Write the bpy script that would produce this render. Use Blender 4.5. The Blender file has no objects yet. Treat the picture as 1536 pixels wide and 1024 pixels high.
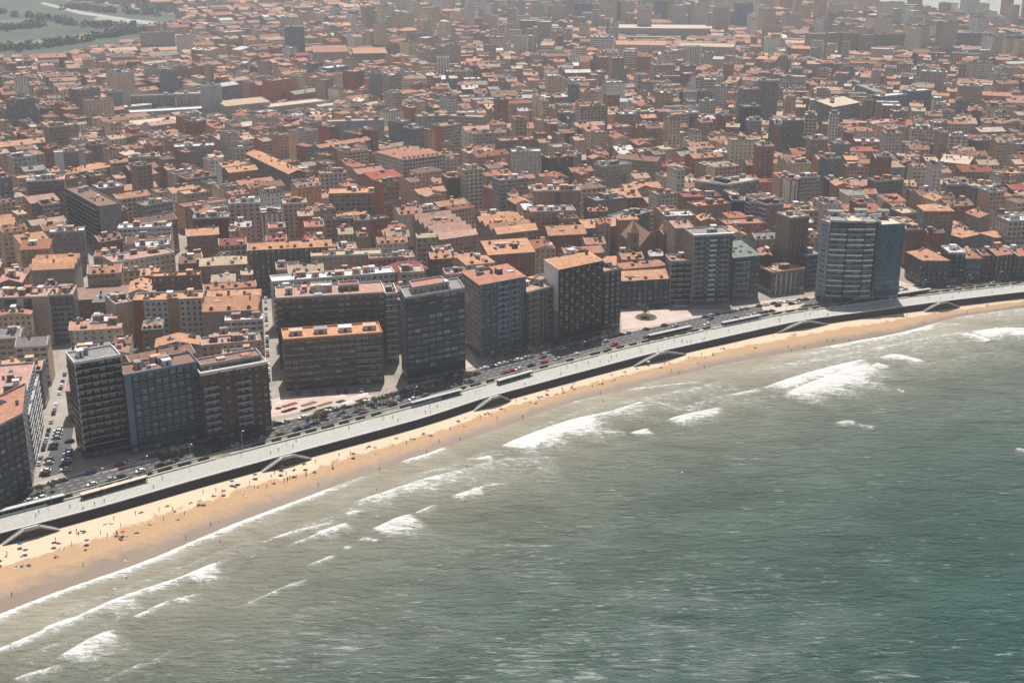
import bpy, bmesh, math, random
import numpy as np
from mathutils import Vector, Matrix
R = math.radians
sc = bpy.context.scene
COL = sc.collection
random.seed(11)
np.random.seed(11)

# ------------------------------------------------------------------ camera
F, PITCH, CZ = 1900.0, R(19), 228.0
cd = bpy.data.cameras.new('camera'); cam = bpy.data.objects.new('camera', cd); COL.objects.link(cam)
cam.location = (0, 0, CZ); cam.rotation_euler = (R(90) - PITCH, 0, 0)
cd.lens = 36 * F / 1536; cd.sensor_width = 36; cd.clip_start = 1; cd.clip_end = 30000
sc.camera = cam
# ------------------------------------------------------------------ world, sun, exposure
SUN_AZ, SUN_EL = R(86), R(66)           # azimuth counted from +X
wd = bpy.data.worlds.new('World'); sc.world = wd; wd.use_nodes = True
nt = wd.node_tree; bg = nt.nodes['Background']; sky = nt.nodes.new('ShaderNodeTexSky')
sky.sky_type = 'NISHITA'; sky.sun_disc = False; sky.sun_elevation = SUN_EL; sky.sun_rotation = R(90) - SUN_AZ
sky.air_density = 1.0; sky.dust_density = 3.0
nt.links.new(sky.outputs[0], bg.inputs[0]); bg.inputs[1].default_value = 0.07
sd = bpy.data.lights.new('sun', 'SUN'); sun = bpy.data.objects.new('sun', sd); COL.objects.link(sun)
sd.energy = 5.0; sd.angle = R(0.5); sd.color = (1, 0.95, 0.88)
sun.rotation_euler = Vector((-math.cos(SUN_AZ) * math.cos(SUN_EL), -math.sin(SUN_AZ) * math.cos(SUN_EL), -math.sin(SUN_EL))).to_track_quat('-Z', 'Y').to_euler()
sun.location = (0, 0, 400)
sc.view_settings.view_transform = 'Standard'; sc.view_settings.look = 'None'
sc.view_settings.exposure = 0.2; sc.view_settings.gamma = 1
sc.render.engine = 'CYCLES'
sc.cycles.use_denoising = True
sc.cycles.max_bounces = 4; sc.cycles.diffuse_bounces = 3; sc.cycles.glossy_bounces = 2
sc.cycles.volume_bounces = 0; sc.cycles.caustics_reflective = False; sc.cycles.caustics_refractive = False

HAZE_D = 1.35e-4
G0 = 6.0     # height of the town above the sea

def gp(px, py, z=G0):
    """point where the photograph's pixel (1536 wide) meets the level z"""
    dx = (px - 768) / F; dy = (512 - py) / F
    y = math.cos(PITCH) + dy * math.sin(PITCH); zz = -math.sin(PITCH) + dy * math.cos(PITCH)
    t = (z - CZ) / zz
    return Vector((dx * t, y * t, z))
def proj(p):
    z = p[2] - CZ; f = p[1] * math.cos(PITCH) - z * math.sin(PITCH); u = p[1] * math.sin(PITCH) + z * math.cos(PITCH)
    return 768 + F * p[0] / f, 512 - F * u / f

# ------------------------------------------------------------------ node helpers
class NT:
    def __init__(s, name):
        s.m = bpy.data.materials.new(name); s.m.use_nodes = True; s.t = s.m.node_tree
        s.b = s.t.nodes['Principled BSDF']
    def n(s, typ, **kw):
        nd = s.t.nodes.new('ShaderNode' + typ)
        for k, v in kw.items(): setattr(nd, k, v)
        return nd
    def l(s, a, b): s.t.links.new(a, b)
    def put(s, sock, v):
        if hasattr(v, 'is_output'): s.l(v, sock)
        elif v is not None: sock.default_value = v
    def math(s, op, a, b=None, c=None, clamp=False):
        nd = s.n('Math', operation=op, use_clamp=clamp)
        s.put(nd.inputs[0], a)
        if b is not None: s.put(nd.inputs[1], b)
        if c is not None: s.put(nd.inputs[2], c)
        return nd.outputs[0]
    def mix(s, f, a, b, typ='MIX'):
        nd = s.n('MixRGB', blend_type=typ)
        s.put(nd.inputs[0], f); s.put(nd.inputs[1], a); s.put(nd.inputs[2], b)
        return nd.outputs[0]
    def attr(s, name): return s.n('Attribute', attribute_name=name)
    def noise(s, scale, vec=None, detail=3, rough=0.6, dist=0):
        nd = s.n('TexNoise'); nd.inputs['Scale'].default_value = scale; nd.inputs['Detail'].default_value = detail
        nd.inputs['Roughness'].default_value = rough; nd.inputs['Distortion'].default_value = dist
        if vec is not None: s.l(vec, nd.inputs['Vector'])
        return nd.outputs['Fac']
    def ramp(s, f, lo, hi, a=0.0, b=1.0):
        nd = s.n('MapRange'); s.put(nd.inputs[0], f)
        nd.inputs[1].default_value = lo; nd.inputs[2].default_value = hi; nd.inputs[3].default_value = a; nd.inputs[4].default_value = b
        return nd.outputs[0]
    def pos(s): return s.n('NewGeometry').outputs['Position']
    def scaled(s, vec, sx, sy, sz, rz=0):
        nd = s.n('Mapping'); nd.inputs['Scale'].default_value = (sx, sy, sz); nd.inputs['Rotation'].default_value = (0, 0, rz)
        s.l(vec, nd.inputs['Vector']); return nd.outputs[0]
    def grey(s, v):
        nd = s.n('CombineXYZ')
        for i in range(3): s.put(nd.inputs[i], v)
        return nd.outputs[0]

def mat_facade():
    t = NT('facade')
    c1 = t.attr('Col').outputs['Color']; c2 = t.attr('ColB').outputs['Color']; wp = t.attr('wp').outputs['Vector']
    uv = t.n('UVMap', uv_map='UV').outputs[0]
    su = t.n('SeparateXYZ'); t.l(uv, su.inputs[0]); u, v = su.outputs[0], su.outputs[1]
    sw = t.n('SeparateXYZ'); t.l(wp, sw.inputs[0]); wr, hr, bf = sw.outputs
    fu = t.math('FRACT', u); fv = t.math('FRACT', v)
    du = t.math('ABSOLUTE', t.math('SUBTRACT', fu, 0.5)); dv = t.math('ABSOLUTE', t.math('SUBTRACT', fv, 0.52))
    def rect(g):
        a = t.math('LESS_THAN', du, t.math('SUBTRACT', t.math('MULTIPLY', wr, 0.5), g))
        b = t.math('LESS_THAN', dv, t.math('SUBTRACT', t.math('MULTIPLY', hr, 0.5), g))
        return t.math('MULTIPLY', a, b)
    out, inn = rect(0.0), rect(0.045)
    cell = t.n('CombineXYZ'); t.l(t.math('FLOOR', u), cell.inputs[0]); t.l(t.math('FLOOR', v), cell.inputs[1])
    wn = t.n('TexWhiteNoise', noise_dimensions='3D'); t.l(cell.outputs[0], wn.inputs[0]); r = wn.outputs['Value']
    wc = t.n('ValToRGB'); wc.color_ramp.interpolation = 'CONSTANT'; t.l(r, wc.inputs[0])
    e = wc.color_ramp.elements; e[0].position = 0; e[0].color = (.018, .02, .025, 1); e[1].position = .45; e[1].color = (.05, .055, .06, 1)
    for p, c in ((.66, (.13, .12, .11, 1)), (.8, (.28, .27, .25, 1)), (.93, (.45, .43, .4, 1))):
        k = e.new(p); k.color = c
    blind = t.math('GREATER_THAN', fv, t.math('MULTIPLY_ADD', r, 0.6, 0.3))
    wcol = t.mix(t.math('MULTIPLY', blind, 0.6), wc.outputs[0], (.3, .28, .25, 1))
    n1 = t.noise(0.35, t.pos(), 5); n2 = t.noise(2.2, t.pos(), 3)
    dirt = t.ramp(n1, .25, .75, .72, 1.22); fine = t.ramp(n2, .3, .7, .9, 1.1)
    streak = t.ramp(t.noise(1, t.scaled(t.pos(), 1.4, 1.4, 0.12), 3), .3, .7, .82, 1.12)
    d = t.math('MULTIPLY', t.math('MULTIPLY', dirt, fine), streak)
    wall = t.mix(1.0, c1, t.grey(d), 'MULTIPLY'); trim = t.mix(1.0, c2, t.grey(d), 'MULTIPLY')
    band = t.math('MULTIPLY', t.math('LESS_THAN', fv, 0.30), t.math('GREATER_THAN', bf, 0.5))
    joint = t.math('MULTIPLY', t.math('LESS_THAN', fv, 0.06), t.math('GREATER_THAN', hr, 0.01))
    base = t.mix(t.math('MULTIPLY', joint, 0.45), wall, trim)
    base = t.mix(band, base, trim)
    base = t.mix(out, base, trim)
    base = t.mix(inn, base, wcol)
    base = t.mix(t.math('MULTIPLY', band, out), base, trim)
    t.l(base, t.b.inputs['Base Color'])
    glass = t.math('MULTIPLY', inn, t.math('SUBTRACT', 1, band))
    t.l(t.ramp(glass, 0, 1, .85, .18), t.b.inputs['Roughness'])
    bp = t.n('Bump'); bp.inputs['Strength'].default_value = .6; bp.inputs['Distance'].default_value = .25
    t.l(t.math('MULTIPLY_ADD', glass, -1.0, t.math('MULTIPLY_ADD', band, .8, t.math('MULTIPLY', n2, .15))), bp.inputs['Height'])
    t.l(bp.outputs[0], t.b.inputs['Normal'])
    return t.m

def mat_col(name, lo=.75, hi=1.2, s1=.4, s2=3.0, rough=.85, course=0.0, spec=.3):
    t = NT(name); c1 = t.attr('Col').outputs['Color']
    n1 = t.noise(s1, t.pos(), 5, .65); n2 = t.noise(s2, t.pos(), 3)
    d = t.math('MULTIPLY', t.ramp(n1, .25, .75, lo, hi), t.ramp(n2, .3, .7, .85, 1.15))
    base = t.mix(1.0, c1, t.grey(d), 'MULTIPLY')
    if course:
        n3 = t.noise(.12, t.pos(), 4)
        n5 = t.noise(.22, t.pos(), 5, .7, 1.0)
        base = t.mix(t.ramp(n5, .56, .6, 0, .45), base, t.mix(1.0, base, (1.5, 1.5, 1.45, 1), 'MULTIPLY'))
        base = t.mix(t.ramp(n3, .5, .72, 0, .5), base, t.mix(1.0, base, (.75, .72, .75, 1), 'MULTIPLY'))
        n4 = t.noise(.8, t.pos(), 5, .7)
        base = t.mix(t.ramp(n4, .57, .63, 0, .6), base, (.10, .075, .06, 1))
        bp = t.n('Bump'); bp.inputs['Strength'].default_value = .5; bp.inputs['Distance'].default_value = .12
        t.l(n2, bp.inputs['Height']); t.l(bp.outputs[0], t.b.inputs['Normal'])
    t.l(base, t.b.inputs['Base Color']); t.b.inputs['Roughness'].default_value = rough
    t.b.inputs['Specular IOR Level'].default_value = spec
    return t.m

def mat_plain(name, col, rough=.8, vary=.2, scale=1.0, metal=0.0):
    t = NT(name)
    n1 = t.noise(scale, t.pos(), 4)
    t.l(t.mix(1.0, (*col, 1), t.grey(t.ramp(n1, .25, .75, 1 - vary, 1 + vary)), 'MULTIPLY'), t.b.inputs['Base Color'])
    t.b.inputs['Roughness'].default_value = rough; t.b.inputs['Metallic'].default_value = metal
    return t.m

M = {}
M['facade'] = mat_facade()
M['tiles'] = mat_col('roof_tiles', .7, 1.22, .5, 2.2, .9, 1)
M['plain'] = mat_col('render', .82, 1.15, .5, 3)
M['glass'] = mat_col('glass', .8, 1.2, .3, 1, .12, 0, .5)
M['paint'] = mat_col('car_paint', .97, 1.03, .5, 1, .25, 0, .5)
MI = {'facade': 0, 'tiles': 1, 'plain': 2, 'glass': 3, 'paint': 4}
MLIST = ['facade', 'tiles', 'plain', 'glass', 'paint']

# ------------------------------------------------------------------ mesh builder
class MB:
    def __init__(s): s.v = []; s.loops = []; s.ls = []; s.uv = []; s.m = []; s.c = []; s.c2 = []; s.w = []; s.T = None
    def P(s, p):
        if s.T is None: return (p[0], p[1], p[2])
        ox, oy, oz, ca, sa, k = s.T
        x = p[0] + k * p[1]; y = p[1]
        return (ox + ca * x - sa * y, oy + sa * x + ca * y, oz + p[2])
    def face(s, pts, mat, col, col2=None, wp=(0, 0, 0), uv=None):
        b = len(s.v)
        for p in pts: s.v.append(s.P(p))
        n = len(pts); s.ls.append(len(s.loops)); s.loops.extend(range(b, b + n))
        s.uv.extend(uv if uv else [(0, 0)] * n)
        s.m.append(MI[mat]); s.c.append((*col, 1.0)); s.c2.append((*(col2 or col), 1.0)); s.w.append(wp)
    def wall(s, a, b, z0, z1, col, col2, wp, n, nf, mat='facade'):
        """vertical rectangle from a to b (x, y), outward to the right of a->b seen from above"""
        o = random.randint(0, 400); q = random.randint(0, 400)
        s.face([(a[0], a[1], z0), (b[0], b[1], z0), (b[0], b[1], z1), (a[0], a[1], z1)], mat, col, col2, wp,
               [(o, q), (o + n, q), (o + n, q + nf), (o, q + nf)])
    def box(s, x0, x1, y0, y1, z0, z1, mat, col, bottom=False, top=True, topmat=None, topcol=None):
        A, B, C_, D = (x0, y0), (x1, y0), (x1, y1), (x0, y1)
        for a, b in ((A, B), (B, C_), (C_, D), (D, A)):
            s.face([(*a, z0), (*b, z0), (*b, z1), (*a, z1)], mat, col)
        if top: s.face([(*A, z1), (*B, z1), (*C_, z1), (*D, z1)], topmat or mat, topcol or col)
        if bottom: s.face([(*D, z0), (*C_, z0), (*B, z0), (*A, z0)], mat, col)
    def tube(s, a, b, r0, r1, mat, col, n=6):
        a = Vector(a); b = Vector(b); d = (b - a).normalized()
        x = d.orthogonal().normalized(); y = d.cross(x)
        ra = [a + r0 * (math.cos(2 * math.pi * i / n) * x + math.sin(2 * math.pi * i / n) * y) for i in range(n)]
        rb = [b + r1 * (math.cos(2 * math.pi * i / n) * x + math.sin(2 * math.pi * i / n) * y) for i in range(n)]
        for i in range(n):
            j = (i + 1) % n; s.face([ra[i], ra[j], rb[j], rb[i]], mat, col)
        s.face(rb, mat, col); s.face(ra[::-1], mat, col)
    def mesh(s, name):
        me = bpy.data.meshes.new(name)
        nv, nl, nf = len(s.v), len(s.loops), len(s.ls)
        me.vertices.add(nv); me.loops.add(nl); me.polygons.add(nf)
        me.vertices.foreach_set('co', np.array(s.v, dtype=np.float32).ravel())
        me.loops.foreach_set('vertex_index', np.array(s.loops, dtype=np.int32))
        me.polygons.foreach_set('loop_start', np.array(s.ls, dtype=np.int32))
        me.polygons.foreach_set('loop_total', np.array([b - a for a, b in zip(s.ls, s.ls[1:] + [nl])], dtype=np.int32))
        used = sorted(set(s.m)); rem = {k: i for i, k in enumerate(used)}
        for k in used: me.materials.append(M[MLIST[k]])
        me.polygons.foreach_set('material_index', np.array([rem[k] for k in s.m], dtype=np.int32))
        uvl = me.uv_layers.new(name='UV'); uvl.data.foreach_set('uv', np.array(s.uv, dtype=np.float32).ravel())
        a = me.attributes.new('Col', 'FLOAT_COLOR', 'FACE'); a.data.foreach_set('color', np.array(s.c, dtype=np.float32).ravel())
        a = me.attributes.new('ColB', 'FLOAT_COLOR', 'FACE'); a.data.foreach_set('color', np.array(s.c2, dtype=np.float32).ravel())
        a = me.attributes.new('wp', 'FLOAT_VECTOR', 'FACE'); a.data.foreach_set('vector', np.array(s.w, dtype=np.float32).ravel())
        me.update(); me.validate()
        return me
    def build(s, name, parent=None):
        o = bpy.data.objects.new(name, s.mesh(name)); COL.objects.link(o); o.parent = parent
        return o

def tag(o, label=None, cat=None, group=None, kind=None):
    if label: o['label'] = label
    if cat: o['category'] = cat
    if group: o['group'] = group
    if kind: o['kind'] = kind
    return o
def root(name, loc, rz=0):
    o = bpy.data.objects.new(name, None); COL.objects.link(o); o.location = loc; o.rotation_euler = (0, 0, rz)
    return o
def inst(name, me, parent=None, loc=(0, 0, 0), rz=0, scale=(1, 1, 1)):
    o = bpy.data.objects.new(name, me); COL.objects.link(o); o.parent = parent
    o.location = loc; o.rotation_euler = (0, 0, rz); o.scale = scale
    return o

# ------------------------------------------------------------------ palettes
C = dict(brown=(.22, .125, .08), darkbrown=(.085, .06, .05), brick=(.27, .095, .06), darkred=(.13, .035, .035), beige=(.40, .33, .26),
         cream=(.56, .49, .40), grey=(.25, .24, .235), lightgrey=(.42, .42, .42), white=(.68, .67, .65), slate=(.09, .11, .14),
         blue=(.14, .20, .27), ochre=(.40, .25, .13), pink=(.44, .29, .25), black=(.018, .02, .026), taupe=(.27, .205, .16),
         purple=(.20, .15, .17), teal=(.10, .16, .17), charcoal=(.055, .055, .06))
RC = dict(orange=(.57, .30, .175), terracotta=(.44, .21, .14), pink=(.49, .29, .225), tan=(.54, .40, .28), grey=(.28, .265, .25),
          white=(.72, .71, .69), brown=(.25, .145, .105), green=(.20, .235, .20), red=(.34, .09, .06), pale=(.62, .50, .39), rust=(.36, .14, .085))
CN = dict(brown='brown', darkbrown='dark brown', brick='red-brown brick', darkred='dark red', beige='beige', cream='cream', grey='grey', lightgrey='light grey',
          white='white', slate='dark slate', blue='blue-grey', ochre='ochre', pink='pinkish', black='black', taupe='taupe', purple='purplish', teal='dark teal', charcoal='charcoal')
def jit(c, a=.12):
    f = 1 + random.uniform(-a, a); return tuple(max(0.005, x * f * (1 + random.uniform(-.04, .04))) for x in c)

# ------------------------------------------------------------------ shared small part meshes
def unit(fn):
    b = MB(); fn(b); return b.mesh('part')
def mk_window(pane, frame, mid=True):
    def f(b):
        fw = .07
        for x0, x1, z0, z1 in ((0, fw, 0, 1), (1 - fw, 1, 0, 1), (fw, 1 - fw, 0, fw), (fw, 1 - fw, 1 - fw, 1)) + (((.47, .53, fw, 1 - fw),) if mid else ()):
            b.box(x0, x1, -.14, 0, z0, z1, 'plain', frame, True)
        b.box(fw, 1 - fw, -.05, 0, fw, 1 - fw, 'glass', pane)
        if random.random() < .5: b.box(fw, 1 - fw, -.09, -.055, random.uniform(.4, .75), 1 - fw, 'plain', (.3, .28, .25), True)
        b.box(-.06, 1.06, -.26, 0, -.07, -.005, 'plain', frame, True)
    return unit(f)
WIN = {}
for fr, fc in (('w', C['lightgrey']), ('d', C['charcoal']), ('b', (.16, .13, .11)), ('s', (.16, .19, .22)), ('k', (.012, .012, .015))):
    WIN[fr] = [mk_window(p, fc) for p in ((.015, .018, .024), (.02, .022, .028), (.035, .04, .05), (.06, .06, .06), (.015, .018, .024), (.14, .13, .12), (.28, .27, .25))]
def mk_balcony(col, slab, openrail=False):
    def f(b):
        b.box(0, 1, -1, 0, 0, .16, 'plain', slab, True)
        if openrail:
            b.box(0, 1, -1, -.95, .95, 1.02, 'plain', col, True)
            b.box(0, 1, -.99, -.965, .16, .95, 'glass', (.05, .055, .06), True)
        else:
            b.box(0, 1, -1, -.90, .16, 1.02, 'plain', col)
        b.box(0, .012, -.90, 0, .16, 1.02, 'plain', col); b.box(.988, 1, -.90, 0, .16, 1.02, 'plain', col)
    return unit(f)
def mk_line():
    def f(b):
        b.box(0, 1, -1, 0, .0, .2, 'plain', (.7, .7, .68), True)
        b.box(0, 1, -.97, -.93, .2, .9, 'plain', (.012, .012, .016), True)
    return unit(f)
WIN['g'] = [mk_window(p, (.22, .30, .38)) for p in ((.02, .04, .06), (.03, .06, .09), (.05, .09, .13), (.02, .03, .05), (.16, .2, .24))]
WIN['k'] = [mk_window(p, (.012, .012, .015)) for p in ((.008, .009, .012), (.012, .013, .016), (.01, .01, .014), (.03, .03, .035))]
BAL = {k: mk_balcony(c, s, o) for k, c, s, o in (('white', C['white'], C['lightgrey'], False), ('grey', C['grey'], C['grey'], False), ('taupe', C['taupe'], C['grey'], False),
       ('rail', C['lightgrey'], C['grey'], True), ('blue', (.22, .27, .32), C['grey'], False), ('dark', C['charcoal'], C['charcoal'], False), ('brown', C['brown'], C['taupe'], False))}
BAL['line'] = mk_line()
def mk_box(mat, col, cap=None):
    def f(b):
        b.box(0, 1, 0, 1, 0, 1, mat, col)
        if cap: b.box(-.08, 1.08, -.08, 1.08, 1, 1.08, 'plain', cap, True)
    return unit(f)
CHIM = [mk_box('plain', c, k) for c, k in ((C['brick'], C['grey']), (C['cream'], C['grey']), (C['lightgrey'], C['grey']), (C['taupe'], C['charcoal']))]
def mk_hut(wall, rf):
    def f(b):
        b.box(0, 1, 0, 1, 0, 1, 'plain', wall, False, True, 'tiles', rf)
        b.box(-.05, 1.05, -.05, 1.05, 1, 1.06, 'tiles', rf, True)
        b.box(.35, .6, -.02, 0, 0, .75, 'glass', (.03, .03, .03))
    return unit(f)
HUT = [mk_hut(w, r) for w, r in ((C['cream'], RC['tan']), (C['lightgrey'], RC['grey']), (C['white'], RC['white']), (C['taupe'], RC['terracotta']), (C['pink'], RC['orange']), (C['brick'], RC['grey']))]
def mk_skyl(c, top):
    def f(b):
        b.box(0, 1, 0, 1, 0, .8, 'plain', c, False, True, 'glass', top); b.box(-.04, 1.04, .95, 1.04, 0, 1, 'plain', c)
    return unit(f)
SKYL = [mk_skyl(c, t_) for c, t_ in ((C['charcoal'], (.02, .02, .025)), (C['lightgrey'], (.05, .06, .07)), (C['white'], (.62, .62, .6)), (C['taupe'], (.03, .03, .03)), (C['brown'], (.04, .04, .04)))]
def mk_dormer(rf):
    def f(b):   # 1 wide, 1 deep, 1 high, gabled towards -y
        b.face([(0, 0, 0), (1, 0, 0), (1, 0, .62), (.5, 0, 1), (0, 0, .62)], 'plain', C['cream'])
        b.face([(.2, -.02, .12), (.8, -.02, .12), (.8, -.02, .6), (.2, -.02, .6)], 'glass', (.02, .02, .025))
        b.face([(1, 0, 0), (1, 1.6, .0), (1, 1.6, .62), (1, 0, .62)], 'plain', C['cream']); b.face([(0, 1.6, 0), (0, 0, 0), (0, 0, .62), (0, 1.6, .62)], 'plain', C['cream'])
        b.face([(-.1, -.1, .56), (.5, -.1, 1.03), (.5, 1.8, 1.03), (-.1, 1.8, .56)][::-1], 'tiles', rf); b.face([(1.1, -.1, .56), (.5, -.1, 1.03), (.5, 1.8, 1.03), (1.1, 1.8, .56)], 'tiles', rf)
    return unit(f)
DORM = [mk_dormer(RC['orange']), mk_dormer(RC['terracotta']), mk_dormer(RC['brown'])]
C['seam'] = (.3, .3, .3)
PIL = {k: mk_box('plain', c) for k, c in C.items()}
ANT = unit(lambda b: (b.tube((0, 0, 0), (0, 0, 1), .012, .008, 'plain', C['grey'], 4), b.box(-.12, .12, -.01, .01, .8, .83, 'plain', C['grey'], True), b.box(-.09, .09, -.01, .01, .9, .93, 'plain', C['grey'], True)))

# ------------------------------------------------------------------ a building's shell (walls and roof) written into mesh builders
def shell(bw, br, w, d, h, wall, trim, roof, rcol, wp=(.5, .55, 0), pitch=3.2, side=None, rise=None, floors=None, over=.5, ground=True, sidecol=None, parcol=None):
    nf = floors or max(2, round(h / 3.0)); fh = h / nf
    n = max(1, round(w / pitch)); m = max(1, round(d / pitch))
    sp = side if side is not None else wp
    scol = sidecol or wall
    z0 = 0
    if ground:
        z0 = fh
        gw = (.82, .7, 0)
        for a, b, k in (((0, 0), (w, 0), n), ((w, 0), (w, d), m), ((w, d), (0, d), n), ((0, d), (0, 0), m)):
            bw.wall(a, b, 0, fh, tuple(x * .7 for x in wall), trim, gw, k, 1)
    bw.wall((0, 0), (w, 0), z0, h, wall, trim, wp, n, nf - (1 if ground else 0))
    bw.wall((w, 0), (w, d), z0, h, scol, trim, sp, m, nf - (1 if ground else 0))
    bw.wall((w, d), (0, d), z0, h, wall, trim, wp, n, nf - (1 if ground else 0))
    bw.wall((0, d), (0, 0), z0, h, scol, trim, sp, m, nf - (1 if ground else 0))
    if roof == 'flat':
        pc = parcol or trim
        br.face([(0, 0, h), (w, 0, h), (w, d, h), (0, d, h)], 'tiles', rcol)
        t, e = .3, .9
        br.box(-.06, w + .06, -.06, t, h - .3, h + e, 'plain', pc); br.box(-.06, w + .06, d - t, d + .06, h - .3, h + e, 'plain', pc)
        br.box(-.06, t, t, d - t, h - .3, h + e, 'plain', pc); br.box(w - t, w + .06, t, d - t, h - .3, h + e, 'plain', pc)
        return
    o = over; X0, X1, Y0, Y1 = -o, w + o, -o, d + o
    rr = rise if rise is not None else .32 * min(w, d) / 2 + .3
    def F_(pts): br.face(pts, 'tiles', rcol)
    zb = h + .02
    br.face([(X0, Y0, zb), (X0, Y1, zb), (X1, Y1, zb), (X1, Y0, zb)], 'plain', trim)
    # fascia
    br.box(X0, X1, Y0, Y1, zb + .005, h + .25, 'plain', trim, False, False)
    z = h + .25
    if roof == 'hip':
        if w >= d:
            a, b_ = (X0 + (Y1 - Y0) / 2, (Y0 + Y1) / 2), (X1 - (Y1 - Y0) / 2, (Y0 + Y1) / 2)
            if b_[0] <= a[0]: a = b_ = ((X0 + X1) / 2, (Y0 + Y1) / 2)
            F_([(X0, Y0, z), (X1, Y0, z), (*b_, z + rr), (*a, z + rr)]); F_([(X1, Y1, z), (X0, Y1, z), (*a, z + rr), (*b_, z + rr)])
            F_([(X1, Y0, z), (X1, Y1, z), (*b_, z + rr)]); F_([(X0, Y1, z), (X0, Y0, z), (*a, z + rr)])
        else:
            a, b_ = ((X0 + X1) / 2, Y0 + (X1 - X0) / 2), ((X0 + X1) / 2, Y1 - (X1 - X0) / 2)
            if b_[1] <= a[1]: a = b_ = ((X0 + X1) / 2, (Y0 + Y1) / 2)
            F_([(X1, Y0, z), (X1, Y1, z), (*b_, z + rr), (*a, z + rr)]); F_([(X0, Y1, z), (X0, Y0, z), (*a, z + rr), (*b_, z + rr)])
            F_([(X0, Y0, z), (X1, Y0, z), (*a, z + rr)]); F_([(X1, Y1, z), (X0, Y1, z), (*b_, z + rr)])
    elif roof == 'gx':     # ridge along x
        ym = (Y0 + Y1) / 2
        F_([(X0, Y0, z), (X1, Y0, z), (X1, ym, z + rr), (X0, ym, z + rr)]); F_([(X1, Y1, z), (X0, Y1, z), (X0, ym, z + rr), (X1, ym, z + rr)])
        br.face([(X1, Y0, z), (X1, Y1, z), (X1, ym, z + rr)], 'plain', scol); br.face([(X0, Y1, z), (X0, Y0, z), (X0, ym, z + rr)], 'plain', scol)
        for X_ in (X0 + .1, X1 - .45):
            for ya, yb, za, zb_ in ((Y0, ym, z, z + rr), (Y1, ym, z, z + rr)):
                q = [(X_, ya, za + .45), (X_ + .35, ya, za + .45), (X_ + .35, yb, zb_ + .45), (X_, yb, zb_ + .45)]
                br.face(q if ya < yb else q[::-1], 'plain', (.5, .47, .42))
                br.face([(X_, ya, za), (X_, ya, za + .45), (X_, yb, zb_ + .45), (X_, yb, zb_)], 'plain', (.5, .47, .42)); br.face([(X_ + .35, ya, za), (X_ + .35, ya, za + .45), (X_ + .35, yb, zb_ + .45), (X_ + .35, yb, zb_)], 'plain', (.5, .47, .42))
    elif roof == 'multi':
        m_ = max(2, round(d / 11)); dd = (Y1 - Y0) / m_; rr = .26 * dd
        for q_ in range(m_):
            ya, yb = Y0 + dd * q_, Y0 + dd * (q_ + 1); ym = (ya + yb) / 2; rc2 = jit(rcol, .28); e_ = random.uniform(-.3, .5)
            br.face([(X0, ya, z), (X1, ya, z), (X1, ym, z + rr + e_), (X0, ym, z + rr + e_)], 'tiles', rc2); br.face([(X1, yb, z), (X0, yb, z), (X0, ym, z + rr + e_), (X1, ym, z + rr + e_)], 'tiles', jit(rcol, .28))
            br.face([(X1, ya, z), (X1, yb, z), (X1, ym, z + rr + e_)], 'plain', scol); br.face([(X0, yb, z), (X0, ya, z), (X0, ym, z + rr + e_)], 'plain', scol)
    elif roof == 'gy':
        xm = (X0 + X1) / 2
        F_([(X1, Y0, z), (X1, Y1, z), (xm, Y1, z + rr), (xm, Y0, z + rr)]); F_([(X0, Y1, z), (X0, Y0, z), (xm, Y0, z + rr), (xm, Y1, z + rr)])
        br.face([(X0, Y0, z), (X1, Y0, z), (xm, Y0, z + rr)], 'plain', wall); br.face([(X1, Y1, z), (X0, Y1, z), (xm, Y1, z + rr)], 'plain', wall)
    elif roof == 'mono':   # low at the front, high at the back
        F_([(X0, Y0, z), (X1, Y0, z), (X1, Y1, z + rr), (X0, Y1, z + rr)])
        br.face([(X1, Y0, z), (X1, Y1, z), (X1, Y1, z + rr)], 'plain', scol); br.face([(X0, Y1, z), (X0, Y0, z), (X0, Y1, z + rr)], 'plain', scol)
        br.face([(X1, Y1, z), (X0, Y1, z), (X0, Y1, z + rr), (X1, Y1, z + rr)], 'plain', wall)
    elif roof == 'arc':    # barrel vault, ridge along y
        k = 10; pts = [(X0 + (X1 - X0) * i / k, z + rr * math.sin(math.pi * i / k)) for i in range(k + 1)]
        for (xa, za), (xb, zb2) in zip(pts, pts[1:]): F_([(xa, Y1, za), (xa, Y0, za), (xb, Y0, zb2), (xb, Y1, zb2)])
        br.face([(x, Y0, zz) for x, zz in reversed(pts)], 'plain', wall); br.face([(x, Y1, zz) for x, zz in pts], 'plain', wall)

def roof_z(roof, x, y, w, d, h, rise=None, over=.5):
    if roof == 'flat': return h
    rr = rise if rise is not None else .32 * min(w, d) / 2 + .3
    if roof == 'gx': return h + .25 + rr * max(0, 1 - abs(y - d / 2) / (d / 2 + over))
    if roof == 'multi': return h + 1.3
    if roof == 'gy': return h + .25 + rr * max(0, 1 - abs(x - w / 2) / (w / 2 + over))
    if roof == 'mono': return h + .25 + rr * (y + over) / (d + 2 * over)
    if roof == 'arc': return h + .25 + rr * math.sin(math.pi * min(1, max(0, (x + over) / (w + 2 * over))))
    m = min(w, d) / 2 + over
    return h + .25 + rr * min(1, min(x + over, w + over - x, y + over, d + over - y) / m)

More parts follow.
